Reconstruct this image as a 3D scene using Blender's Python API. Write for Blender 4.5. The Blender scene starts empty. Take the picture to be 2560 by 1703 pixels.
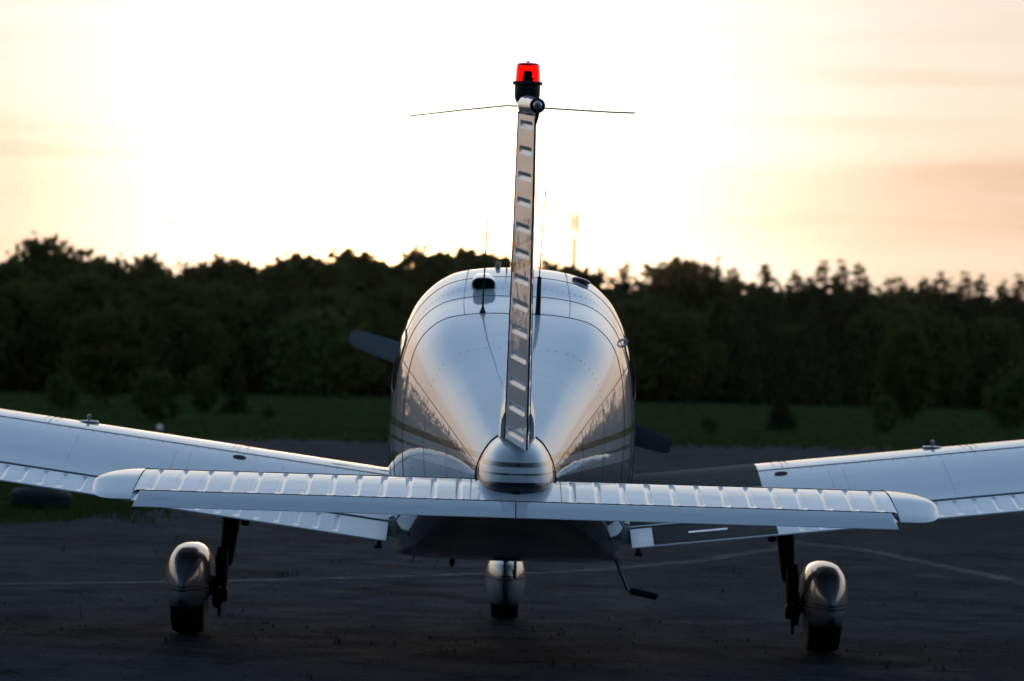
import bpy, bmesh, math, random
import numpy as np
from mathutils import Vector, Matrix

# ------------------------------------------------------------------ camera, sky, sun, exposure
scn = bpy.context.scene
COL = scn.collection
CAM_Y, CAM_Z = -12.2, 1.25
cam_d = bpy.data.cameras.new('camera')
cam = bpy.data.objects.new('camera', cam_d)
COL.objects.link(cam)
cam_d.sensor_width = 36.0
cam_d.lens = 8394 / 2560 * 36.0
cam_d.clip_start, cam_d.clip_end = 0.1, 6000
cam.matrix_world = (Matrix.Translation((0, CAM_Y, CAM_Z))
                    @ Matrix.Rotation(math.radians(90) + math.atan(105.5 / 8394), 4, 'X')
                    @ Matrix.Rotation(0.0305, 4, 'Z'))
cam_d.dof.use_dof = True
cam_d.dof.focus_distance = 13.0
cam_d.dof.aperture_fstop = 5.0
scn.camera = cam

SUN_EL, SUN_AZ = math.radians(1.3), math.radians(-1.6)      # azimuth measured from +Y towards +X
sdir_w = (math.sin(SUN_AZ) * math.cos(SUN_EL), math.cos(SUN_AZ) * math.cos(SUN_EL), math.sin(SUN_EL))
world = bpy.data.worlds.new('World')
scn.world = world
world.use_nodes = True
wn, wl = world.node_tree.nodes, world.node_tree.links
wn.clear()
w_out = wn.new('ShaderNodeOutputWorld')
w_bg = wn.new('ShaderNodeBackground')
w_bg.inputs['Strength'].default_value = 0.15
w_sky = wn.new('ShaderNodeTexSky')
w_sky.sky_type = 'NISHITA'
w_sky.sun_disc = False
w_sky.sun_elevation = math.radians(3)
w_sky.sun_rotation = SUN_AZ
w_sky.altitude = 100
w_sky.air_density = 0.6
w_sky.dust_density = 0.2
w_sky.ozone_density = 1.0
# thin high haze evens the sky out; low banks of peach cloud drift over it
w_gam = wn.new('ShaderNodeGamma'); w_gam.inputs[1].default_value = 1.0
wl.new(w_sky.outputs[0], w_gam.inputs[0])
w_co = wn.new('ShaderNodeTexCoord')
w_sep = wn.new('ShaderNodeSeparateXYZ'); wl.new(w_co.outputs['Generated'], w_sep.inputs[0])
def w_math(op, a, b=None):
    n = wn.new('ShaderNodeMath'); n.operation = op
    for i, v in enumerate((a, b)):
        if v is None: continue
        if isinstance(v, (int, float)): n.inputs[i].default_value = v
        else: wl.new(v, n.inputs[i])
    return n.outputs[0]
def w_clouds(scale_z, scale, off, lo, hi):
    mp = wn.new('ShaderNodeMapping'); mp.inputs['Scale'].default_value = (1, 1, scale_z); mp.inputs['Location'].default_value = off
    wl.new(w_co.outputs['Generated'], mp.inputs[0])
    nz = wn.new('ShaderNodeTexNoise'); nz.inputs['Scale'].default_value = scale; nz.inputs['Detail'].default_value = 5; nz.inputs['Roughness'].default_value = .52
    wl.new(mp.outputs[0], nz.inputs['Vector'])
    rp = wn.new('ShaderNodeMapRange'); rp.interpolation_type = 'SMOOTHSTEP'
    rp.inputs['From Min'].default_value = lo; rp.inputs['From Max'].default_value = hi
    wl.new(nz.outputs['Fac'], rp.inputs['Value'])
    return rp.outputs[0]
w_bank = w_clouds(7.0, 3.6, (3.1, 1.7, .4), .40, .60)
w_low = wn.new('ShaderNodeMapRange'); w_low.interpolation_type = 'SMOOTHSTEP'
w_low.inputs['From Min'].default_value = .44; w_low.inputs['From Max'].default_value = .15
wl.new(w_sep.outputs[2], w_low.inputs['Value'])
w_dot = wn.new('ShaderNodeVectorMath'); w_dot.operation = 'DOT_PRODUCT'
wl.new(w_co.outputs['Generated'], w_dot.inputs[0])
w_dot.inputs[1].default_value = (math.sin(SUN_AZ), math.cos(SUN_AZ), math.sin(math.radians(3.5)))
w_glow = w_math('EXPONENT', w_math('MULTIPLY', w_math('SUBTRACT', w_dot.outputs['Value'], 1.0), 230.0))
w_hor = wn.new('ShaderNodeMapRange'); w_hor.interpolation_type = 'SMOOTHSTEP'
w_hor.inputs['From Min'].default_value = .16; w_hor.inputs['From Max'].default_value = .05
w_hor.inputs['To Min'].default_value = .2
wl.new(w_sep.outputs[2], w_hor.inputs['Value'])
w_streak = w_clouds(16.0, 6.5, (.7, 2.3, 1.1), .46, .66)
w_bankf = w_math('MULTIPLY', w_math('MINIMUM', w_math('ADD', w_math('MULTIPLY', w_bank, .75), w_math('MULTIPLY', w_streak, .5)), 1.0), w_hor.outputs[0])
w_veil = wn.new('ShaderNodeVectorMath'); w_veil.operation = 'MULTIPLY_ADD'     # veil colour * cloud tint + white glow
w_tint = wn.new('ShaderNodeMix'); w_tint.data_type = 'RGBA'
w_tint.inputs[6].default_value = (1, 1, 1, 1); w_tint.inputs[7].default_value = (.86, .72, .64, 1)
wl.new(w_bankf, w_tint.inputs[0]); wl.new(w_tint.outputs[2], w_veil.inputs[1])
w_gl = wn.new('ShaderNodeVectorMath'); w_gl.operation = 'SCALE'; w_gl.inputs[0].default_value = (2.0, 1.9, 1.7)
wl.new(w_glow, w_gl.inputs[3]); wl.new(w_gl.outputs[0], w_veil.inputs[2])
w_side = wn.new('ShaderNodeMapRange'); w_side.interpolation_type = 'SMOOTHSTEP'
w_side.inputs['From Min'].default_value = .30; w_side.inputs['From Max'].default_value = .90
wl.new(w_dot.outputs['Value'], w_side.inputs['Value'])
w_vcol = wn.new('ShaderNodeMix'); w_vcol.data_type = 'RGBA'
w_vcol.inputs[6].default_value = (1.0, 1.2, 1.45, 1)
w_near = wn.new('ShaderNodeMix'); w_near.data_type = 'RGBA'
w_near.inputs[6].default_value = (2.5, 2.4, 2.28, 1); w_near.inputs[7].default_value = (2.2, 1.72, 1.28, 1)
wl.new(w_hor.outputs[0], w_near.inputs[0]); wl.new(w_near.outputs[2], w_vcol.inputs[7])
wl.new(w_side.outputs[0], w_vcol.inputs[0]); wl.new(w_vcol.outputs[2], w_veil.inputs[0])
w_mix = wn.new('ShaderNodeMix'); w_mix.data_type = 'RGBA'
wl.new(w_math('MULTIPLY', w_low.outputs[0], 1.0), w_mix.inputs[0]); wl.new(w_gam.outputs[0], w_mix.inputs[6]); wl.new(w_veil.outputs[0], w_mix.inputs[7])
# aureole round the sun, which stands just behind the treetops
w_dot2 = wn.new('ShaderNodeVectorMath'); w_dot2.operation = 'DOT_PRODUCT'
wl.new(w_co.outputs['Generated'], w_dot2.inputs[0]); w_dot2.inputs[1].default_value = sdir_w
w_aur = wn.new('ShaderNodeVectorMath'); w_aur.operation = 'SCALE'; w_aur.inputs[0].default_value = (16, 7.2, 1.5)
wl.new(w_math('EXPONENT', w_math('MULTIPLY', w_math('SUBTRACT', w_dot2.outputs['Value'], 1.0), 1200.0)), w_aur.inputs[3])
w_add = wn.new('ShaderNodeVectorMath'); w_add.operation = 'ADD'
wl.new(w_mix.outputs[2], w_add.inputs[0]); wl.new(w_aur.outputs[0], w_add.inputs[1])
wl.new(w_add.outputs[0], w_bg.inputs['Color'])
wl.new(w_bg.outputs[0], w_out.inputs['Surface'])

sun_d = bpy.data.lights.new('sun', 'SUN')
sun = bpy.data.objects.new('sun', sun_d)
COL.objects.link(sun)
sun_d.energy = 1.0
sun_d.angle = math.radians(0.5)
sun_d.color = (1.0, 0.62, 0.3)
sdir = Vector((math.sin(SUN_AZ) * math.cos(SUN_EL), math.cos(SUN_AZ) * math.cos(SUN_EL), math.sin(SUN_EL)))
sun.rotation_euler = sdir.to_track_quat('Z', 'Y').to_euler()

scn.view_settings.view_transform = 'Standard'
scn.view_settings.look = 'None'
scn.view_settings.gamma = 1.0
scn.view_settings.exposure = 1.45
scn.view_settings.use_curve_mapping = False
scn.render.engine = 'CYCLES'
scn.cycles.use_denoising = True
scn.cycles.max_bounces = 6
scn.cycles.diffuse_bounces = 3
scn.cycles.glossy_bounces = 4
scn.cycles.transmission_bounces = 6
scn.cycles.transparent_max_bounces = 8
scn.cycles.sample_clamp_indirect = 8

# ------------------------------------------------------------------ material helpers
def mat(name, color=(.5, .5, .5), rough=.5, metal=0., coat=0., coat_rough=.03, spec=.5):
    m = bpy.data.materials.new(name)
    m.use_nodes = True
    b = m.node_tree.nodes['Principled BSDF']
    b.inputs['Base Color'].default_value = (*color, 1)
    b.inputs['Roughness'].default_value = rough
    b.inputs['Metallic'].default_value = metal
    b.inputs['Coat Weight'].default_value = coat
    b.inputs['Coat Roughness'].default_value = coat_rough
    b.inputs['Specular IOR Level'].default_value = spec
    return m

class N:
    """small node-graph helper"""
    def __init__(s, m):
        s.t = m.node_tree
        s.b = s.t.nodes.get('Principled BSDF')
        s.o = s.t.nodes.get('Material Output')
    def new(s, kind, **kw):
        n = s.t.nodes.new(kind)
        for k, v in kw.items():
            if k.startswith('i_'):
                n.inputs[k[2:].replace('_', ' ')].default_value = v
            else:
                setattr(n, k, v)
        return n
    def link(s, a, b):
        s.t.links.new(a, b)
    def math(s, op, a, b=None, c=None):
        n = s.t.nodes.new('ShaderNodeMath'); n.operation = op
        for i, v in enumerate((a, b, c)):
            if v is None: continue
            if isinstance(v, (int, float)): n.inputs[i].default_value = v
            else: s.link(v, n.inputs[i])
        return n.outputs[0]
    def noise(s, vec, scale, detail=4, rough=.55, dim='3D'):
        n = s.new('ShaderNodeTexNoise'); n.noise_dimensions = dim
        n.inputs['Scale'].default_value = scale; n.inputs['Detail'].default_value = detail
        n.inputs['Roughness'].default_value = rough
        if vec is not None: s.link(vec, n.inputs['Vector'])
        return n.outputs['Fac']
    def ramp(s, fac, stops):
        n = s.new('ShaderNodeValToRGB')
        e = n.color_ramp.elements
        while len(e) < len(stops): e.new(.5)
        for el, (p, c) in zip(e, stops):
            el.position = p
            el.color = (c, c, c, 1) if isinstance(c, (int, float)) else (*c, 1)
        s.link(fac, n.inputs['Fac'])
        return n.outputs['Color']
    def mix(s, fac, a, b, blend='MIX'):
        n = s.new('ShaderNodeMix'); n.data_type = 'RGBA'; n.blend_type = blend
        for i, v in ((0, fac), (6, a), (7, b)):
            if isinstance(v, (int, float)): n.inputs[i].default_value = v
            elif isinstance(v, tuple): n.inputs[i].default_value = (*v, 1)
            else: s.link(v, n.inputs[i])
        return n.outputs[2]
    def coord(s, which='Object'):
        return s.new('ShaderNodeTexCoord').outputs[which]
    def bump(s, height, strength, dist=.01):
        n = s.new('ShaderNodeBump'); n.inputs['Strength'].default_value = strength
        n.inputs['Distance'].default_value = dist
        s.link(height, n.inputs['Height'])
        s.link(n.outputs[0], s.b.inputs['Normal'])
        if 'Coat Normal' in s.b.inputs: s.link(n.outputs[0], s.b.inputs['Coat Normal'])
        return n

WHITE = (.70, .735, .77)
NAVY = (.012, .014, .045)
GOLD = (.032, .019, .008)

def paint_nodes(m, wave=.012):
    g = N(m)
    co = g.coord('Object')
    dirt = g.noise(co, 3, 3, .6)
    col = g.mix(g.math('MULTIPLY', g.ramp(dirt, [(.45, 0.), (.8, 1.)]), .10), WHITE, (.5, .49, .45))
    g.b.inputs['Roughness'].default_value = .42
    hgt = g.noise(co, 9, 2, .5)
    g.bump(hgt, .10, wave)
    return g, co, col

def make_white(name, wave=.012):
    m = mat(name, WHITE, .3, coat=1., coat_rough=.02)
    g, co, col = paint_nodes(m, wave)
    g.link(col, g.b.inputs['Base Color'])
    return m

def make_fuselage_paint():
    m = mat('fuselage_paint', WHITE, .3, coat=1., coat_rough=.008)
    g, co, col = paint_nodes(m, .010)
    sep = g.new('ShaderNodeSeparateXYZ'); g.link(co, sep.inputs[0])
    y, z = sep.outputs[1], sep.outputs[2]
    # waterline of the navy belly, and stripe spacing growing forward
    zn = g.math('MULTIPLY_ADD', y, .0135, .893)
    sc = g.math('MULTIPLY_ADD', y, .0235, .065)
    q = g.math('DIVIDE', g.math('SUBTRACT', z, zn), sc)
    def band(lo, hi):
        return g.math('MULTIPLY', g.math('GREATER_THAN', q, lo), g.math('LESS_THAN', q, hi))
    col = g.mix(band(.86, 1.12), col, GOLD)
    col = g.mix(band(.96, 1.02), col, (.012, .010, .012))
    col = g.mix(band(.40, .52), col, GOLD)
    col = g.mix(g.math('LESS_THAN', q, 0.), col, NAVY)
    g.link(col, g.b.inputs['Base Color'])
    return m

def make_rudder_paint():
    m = mat('rudder_paint', WHITE, .3, coat=1., coat_rough=.02)
    g, co, col = paint_nodes(m, .008)
    sep = g.new('ShaderNodeSeparateXYZ'); g.link(co, sep.inputs[0])
    q = g.math('MULTIPLY_ADD', sep.outputs[1], .07, sep.outputs[2])
    def band(lo, hi):
        return g.math('MULTIPLY', g.math('GREATER_THAN', q, lo), g.math('LESS_THAN', q, hi))
    col = g.mix(band(1.742, 1.755), col, GOLD)
    col = g.mix(band(1.655, 1.69), col, GOLD)
    col = g.mix(band(1.669, 1.677), col, (.012, .010, .012))
    g.link(col, g.b.inputs['Base Color'])
    return m

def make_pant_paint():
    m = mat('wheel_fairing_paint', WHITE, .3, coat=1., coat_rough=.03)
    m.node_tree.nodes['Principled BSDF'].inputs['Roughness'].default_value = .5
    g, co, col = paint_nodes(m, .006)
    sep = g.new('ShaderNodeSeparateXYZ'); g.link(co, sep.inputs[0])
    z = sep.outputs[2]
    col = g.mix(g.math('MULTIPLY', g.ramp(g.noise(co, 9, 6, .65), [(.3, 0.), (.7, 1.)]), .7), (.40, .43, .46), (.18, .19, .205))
    def band(lo, hi):
        return g.math('MULTIPLY', g.math('GREATER_THAN', z, lo), g.math('LESS_THAN', z, hi))
    col = g.mix(band(.226, .236), col, NAVY)
    col = g.mix(band(.243, .253), col, NAVY)
    g.link(col, g.b.inputs['Base Color'])
    return m

def make_walk():
    m = mat('walkway_grip', (.02, .02, .02), .75)
    g = N(m); co = g.coord('Object')
    mp = g.new('ShaderNodeMapping'); mp.inputs['Scale'].default_value = (2.5, 9, 9)
    g.link(co, mp.inputs[0])
    n = g.noise(mp.outputs[0], 6, 6, .7)
    g.link(g.mix(g.ramp(n, [(.5, 0.), (.72, .8)]), (.017, .016, .016), (.11, .10, .09)), g.b.inputs['Base Color'])
    g.bump(g.noise(co, 300, 2, .6), .6, .003)
    return m

def make_rubber():
    m = mat('tyre_rubber', (.012, .012, .012), .8)
    g = N(m); co = g.coord('Object')
    g.link(g.mix(g.ramp(g.noise(co, 14, 5, .6), [(.45, 0.), (.8, .6)]), (.010, .010, .011), (.035, .032, .028)), g.b.inputs['Base Color'])
    return m

def make_metal(name, c, rough, metal=1.):
    m = mat(name, c, rough, metal)
    g = N(m); co = g.coord('Object')
    n = g.noise(co, 25, 5, .6)
    g.link(g.mix(g.ramp(n, [(.4, 0.), (.8, .5)]), c, tuple(x * .5 for x in c)), g.b.inputs['Base Color'])
    return m

M = {}
M['white'] = make_white('white_paint', .010)
M['wing'] = make_white('wing_paint', .012)
M['fus'] = make_fuselage_paint()
M['rudder'] = make_rudder_paint()
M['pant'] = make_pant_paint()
M['walk'] = make_walk()
M['rubber'] = make_rubber()
M['steel'] = make_metal('worn_steel', (.30, .30, .30), .4)
M['darkmetal'] = make_metal('dark_grease_metal', (.035, .034, .033), .55, .3)
M['black'] = mat('black_plastic', (.012, .012, .012), .45)
M['seam'] = mat('panel_seam_grey', (.05, .052, .055), .6)
M['rivet'] = mat('rivet_grey', (.13, .13, .135), .45, .3)
M['gap'] = mat('gap_black', (.006, .006, .006), .8)
M['silver'] = make_metal('bare_aluminium', (.62, .62, .63), .28)
M['prop'] = mat('propeller_grey', (.11, .11, .12), .4)
M['reddark'] = mat('dark_red_plastic', (.12, .006, .006), .4, coat=.5)
m = mat('beacon_red_glass', (.93, .055, .045), .06)
m.node_tree.nodes['Principled BSDF'].inputs['Transmission Weight'].default_value = 1.0
m.node_tree.nodes['Principled BSDF'].inputs['IOR'].default_value = 1.12
M['redglass'] = m
m = mat('lamp_glass', (.75, .78, .8), .15)
m.node_tree.nodes['Principled BSDF'].inputs['Transmission Weight'].default_value = .7
M['lampglass'] = m
m = mat('window_glass', (.02, .024, .026), .03, coat=1., coat_rough=.01)
M['glass'] = m

# ------------------------------------------------------------------ mesh helpers
def mesh_obj(name, verts, faces, material, parent=None, smooth=True, sharp=35):
    me = bpy.data.meshes.new(name)
    me.from_pydata([tuple(v) for v in verts], [], faces)
    me.validate()
    if material is not None: me.materials.append(material)
    if smooth:
        me.shade_smooth()
        if sharp: me.set_sharp_from_angle(angle=math.radians(sharp))
    o = bpy.data.objects.new(name, me)
    COL.objects.link(o)
    if parent is not None: o.parent = parent
    return o

class MB:
    """collects shapes into one mesh"""
    def __init__(s): s.v, s.f = [], []
    def add(s, v, f):
        n = len(s.v); s.v += [tuple(p) for p in v]; s.f += [tuple(i + n for i in q) for q in f]
        return s
    def grid(s, P, close_u=False, close_v=False, flip=False):
        nu, nv = len(P), len(P[0]); f = []
        for i in range(nu - (0 if close_u else 1)):
            for j in range(nv - (0 if close_v else 1)):
                q = (i * nv + j, ((i + 1) % nu) * nv + j, ((i + 1) % nu) * nv + (j + 1) % nv, i * nv + (j + 1) % nv)
                f.append(q[::-1] if flip else q)
        return s.add([p for r in P for p in r], f)
    def loft(s, rings, cap=True):
        n = len(rings[0]); base = len(s.v)
        s.grid(rings, close_v=True)
        if cap:
            s.f.append(tuple(base + j for j in range(n)))
            s.f.append(tuple(base + (len(rings) - 1) * n + j for j in range(n - 1, -1, -1)))
        return s
    def tube(s, pts, r, n=8, cap=True):
        pts = [Vector(p) for p in pts]
        rs = r if isinstance(r, (list, tuple)) else [r] * len(pts)
        rings = []; up = None
        for i, p in enumerate(pts):
            t = (pts[min(i + 1, len(pts) - 1)] - pts[max(i - 1, 0)]).normalized()
            if up is None:
                up = Vector((0, 0, 1)) if abs(t.z) < .9 else Vector((0, 1, 0))
            a = t.cross(up).normalized(); b = a.cross(t).normalized(); up = b
            rings.append([p + (a * math.cos(k * 2 * math.pi / n) + b * math.sin(k * 2 * math.pi / n)) * rs[i] for k in range(n)])
        return s.loft(rings, cap)
    def lathe(s, prof, centre=(0, 0, 0), axis='Z', n=24):
        c = Vector(centre); rings = []
        for r, h in prof:
            ring = []
            for k in range(n):
                a = 2 * math.pi * k / n
                x, y = r * math.cos(a), r * math.sin(a)
                ring.append(c + {'Z': Vector((x, y, h)), 'Y': Vector((x, h, y)), 'X': Vector((h, x, y))}[axis])
            rings.append(ring)
        return s.loft(rings, True)
    def box(s, lo, hi, bev=0.):
        x0, y0, z0 = lo; x1, y1, z1 = hi
        if bev <= 0:
            v = [(x0, y0, z0), (x1, y0, z0), (x1, y1, z0), (x0, y1, z0), (x0, y0, z1), (x1, y0, z1), (x1, y1, z1), (x0, y1, z1)]
            return s.add(v, [(0, 3, 2, 1), (4, 5, 6, 7), (0, 1, 5, 4), (1, 2, 6, 5), (2, 3, 7, 6), (3, 0, 4, 7)])
        b = bev
        def ring(z, i): return [(x0 + b + i, y0 + i, z), (x1 - b - i, y0 + i, z), (x1 - i, y0 + b + i, z), (x1 - i, y1 - b - i, z), (x1 - b - i, y1 - i, z), (x0 + b + i, y1 - i, z), (x0 + i, y1 - b - i, z), (x0 + i, y0 + b + i, z)]
        return s.loft([ring(z0, b * .6), ring(z0 + b, 0), ring(z1 - b, 0), ring(z1, b * .6)])
    def build(s, name, material, parent=None, smooth=True, sharp=35):
        return mesh_obj(name, s.v, s.f, material, parent, smooth, sharp)

def tag(o, label, cat, group=None):
    o['label'] = label; o['category'] = cat
    if group: o['group'] = group
    return o

def empty(name, loc=(0, 0, 0)):
    o = bpy.data.objects.new(name, None); o.empty_display_size = .2
    COL.objects.link(o); o.location = loc
    return o

def pchip(xs, ys):
    xs = np.array(xs, float); ys = np.array(ys, float)
    h = np.diff(xs); d = np.diff(ys) / h
    m = np.zeros(len(xs)); m[0], m[-1] = d[0], d[-1]
    for i in range(1, len(xs) - 1):
        if d[i - 1] * d[i] > 0:
            w1, w2 = 2 * h[i] + h[i - 1], h[i] + 2 * h[i - 1]
            m[i] = (w1 + w2) / (w1 / d[i - 1] + w2 / d[i])
    def f(x):
        i = int(min(max(np.searchsorted(xs, x) - 1, 0), len(xs) - 2))
        t = (x - xs[i]) / h[i]
        return float((2*t**3 - 3*t**2 + 1) * ys[i] + (t**3 - 2*t**2 + t) * h[i] * m[i] + (-2*t**3 + 3*t**2) * ys[i+1] + (t**3 - t**2) * h[i] * m[i+1])
    return f
def smooth01(x):
    x = min(max(x, 0.), 1.); return x * x * (3 - 2 * x)

# ------------------------------------------------------------------ ground
rnd = random.Random(7)
def ground_mats():
    out = {}
    m = mat('meadow_grass', (.05, .07, .025), 1.0, spec=.0); g = N(m); co = g.coord('Object')
    n1 = g.noise(co, .08, 5, .6); n2 = g.noise(co, 1.3, 6, .65)
    c = g.mix(g.ramp(n1, [(.35, 0.), (.65, 1.)]), (.028, .049, .018), (.048, .062, .025))
    c = g.mix(g.ramp(n2, [(.4, 0.), (.7, .7)]), c, (.028, .042, .014))
    g.link(c, g.b.inputs['Base Color']); g.bump(n2, .3, .05); out['grass'] = m
    m = mat('old_asphalt', (.05, .05, .05), .9, spec=.01); g = N(m); co = g.coord('Object')
    big = g.noise(co, .35, 5, .6); mid = g.noise(co, 2.2, 6, .65); fine = g.noise(co, 90, 3, .7)
    c = g.mix(g.ramp(big, [(.35, 0.), (.68, 1.)]), (.018, .025, .037), (.050, .061, .082))
    c = g.mix(g.ramp(mid, [(.42, 0.), (.75, .55)]), c, (.013, .017, .024))
    c = g.mix(g.ramp(fine, [(.50, 0.), (.8, .5)]), c, (.07, .075, .085))
    grit = g.noise(co, 22, 4, .75)
    c = g.mix(g.ramp(grit, [(.52, 0.), (.72, .75)]), c, (.011, .012, .015))
    pat = g.noise(co, .9, 4, .7)
    c = g.mix(g.ramp(pat, [(.55, 0.), (.60, .7)]), c, (.011, .0125, .016))
    vor = g.new('ShaderNodeTexVoronoi'); vor.feature = 'DISTANCE_TO_EDGE'; vor.inputs['Scale'].default_value = .55
    wob = g.new('ShaderNodeVectorMath'); wob.operation = 'ADD'
    wn_ = g.new('ShaderNodeTexNoise'); wn_.inputs['Scale'].default_value = 2.0; wn_.inputs['Detail'].default_value = 5
    g.link(co, wn_.inputs['Vector']); sc_ = g.new('ShaderNodeVectorMath'); sc_.operation = 'SCALE'; sc_.inputs[3].default_value = .9
    g.link(wn_.outputs['Color'], sc_.inputs[0]); g.link(co, wob.inputs[0]); g.link(sc_.outputs[0], wob.inputs[1])
    g.link(wob.outputs[0], vor.inputs['Vector'])
    crack = g.math('MULTIPLY', g.ramp(vor.outputs['Distance'], [(0., 1.), (.016, 0.)]), g.ramp(g.noise(co, .5, 3), [(.45, 0.), (.6, 1.)]))
    c = g.mix(crack, c, (.012, .013, .011))
    g.link(c, g.b.inputs['Base Color'])
    g.link(g.ramp(mid, [(.3, .62), (.7, .9)]), g.b.inputs['Roughness'])
    hh = g.math('SUBTRACT', g.math('ADD', g.math('ADD', g.math('MULTIPLY', fine, .3), g.math('MULTIPLY', grit, .9)), g.math('MULTIPLY', mid, .6)), crack)
    g.bump(hh, 1.0, .03); out['asphalt'] = m
    m = mat('faded_line_paint', (.3, .29, .26), .8); g = N(m); co = g.coord('Object')
    n = g.noise(co, 4.5, 7, .72)
    tr = g.new('ShaderNodeBsdfTransparent'); mx = g.new('ShaderNodeMixShader')
    g.link(g.ramp(n, [(.40, 0.), (.62, .62)]), mx.inputs[0]); g.link(tr.outputs[0], mx.inputs[1]); g.link(g.b.outputs[0], mx.inputs[2])
    g.link(mx.outputs[0], g.o.inputs[0])
    g.link(g.mix(g.noise(co, 30, 3), (.12, .11, .10), (.24, .21, .18)), g.b.inputs['Base Color']); out['line'] = m
    return out
GM = ground_mats()

def sheet(name, pts, z, material, kind='structure'):
    bm = bmesh.new()
    bm.faces.new([bm.verts.new((x, y, z)) for x, y in pts])
    me = bpy.data.meshes.new(name); bm.to_mesh(me); bm.free()
    me.materials.append(material)
    o = bpy.data.objects.new(name, me); COL.objects.link(o)
    o['kind'] = kind
    return o
R_ = 3000
sheet('ground', [(-R_, -R_), (R_, -R_), (R_, R_), (-R_, R_)], -.012, GM['grass'])
sheet('apron', [(-120, -60), (120, -60), (120, 24), (60, 27), (22, 33), (10, 40.5), (6.5, 41.6), (5.2, 42.2), (4.6, 43.5), (4.6, 45.5), (5.2, 47.0), (6.5, 48.6), (12, 52), (40, 66), (150, 112), (300, 160), (300, 190), (150, 142), (40, 93),
                (12.5, 69.1), (9.5, 67.2), (3.2, 62.1), (-2.5, 56.0), (-4.05, 54.2), (-5.5, 51.6), (-10, 45), (-60, 5), (-100, -30), (-104, -38), (-60, -3), (-12, 33), (-7.5, 36.5), (-5.2, 37), (-3.6, 35.2), (-2.4, 30), (-1.9, 25), (-2.3, 21.2), (-3.0, 19.2), (-3.4, 17.9), (-3.65, 15.5), (-4.05, 14.7), (-6, 12.8), (-30, 6), (-120, 2)], -.004, GM['asphalt'])

def strip(name, pts, w, z=.002):
    P = [Vector((x, y, 0)) for x, y in pts]; L, R = [], []
    Q = []
    for a, b in zip(P, P[1:]):
        n = max(2, int((b - a).length / .25))
        Q += [a.lerp(b, i / n) for i in range(n)]
    Q.append(P[-1])
    mb = MB(); rows = []
    for i, p in enumerate(Q):
        t = (Q[min(i + 1, len(Q) - 1)] - Q[max(i - 1, 0)]).normalized()
        nrm = Vector((-t.y, t.x, 0)) * w * .5 * (1 + .15 * rnd.uniform(-1, 1))
        rows.append([p - nrm + Vector((0, 0, z)), p + nrm + Vector((0, 0, z))])
    mb.grid(rows, flip=True)
    o = mb.build(name, GM['line'], None, smooth=False); o['kind'] = 'structure'
    return o
strip('ground_marking_line', [(-3.6, 6.6), (-2.9, 7.14), (-1.73, 8.04), (-.45, 9.31), (-.13, 9.73), (.19, 9.9), (.7, 10.7), (1.37, 12.09), (2.2, 14.51), (2.42, 15.9)], .16)
strip('ground_marking_line', [(2.42, 15.6), (2.89, 14.52), (3.26, 12.1), (3.52, 10.55), (3.9, 8.0)], .16)

# ------------------------------------------------------------------ aircraft
plane = empty('light_aircraft', (.014, 3.4, 0))
tag(plane, 'white low-wing light aircraft with red tail beacon parked on the asphalt', 'aircraft')
plane.rotation_euler.z = math.radians(.27)
ORG = Vector((0, 3.4, 0))
class PartRoot: pass
def part(mb, name, material, parent=None, sharp=35, smooth=True):
    """mesh in aircraft coordinates -> child of the aircraft (or of a part)"""
    o = mb.build(name, material, None, smooth, sharp)
    o.parent = parent if parent is not None else plane
    if parent is None:
        o.matrix_parent_inverse = Matrix.Translation(-ORG)
    return o

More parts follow.
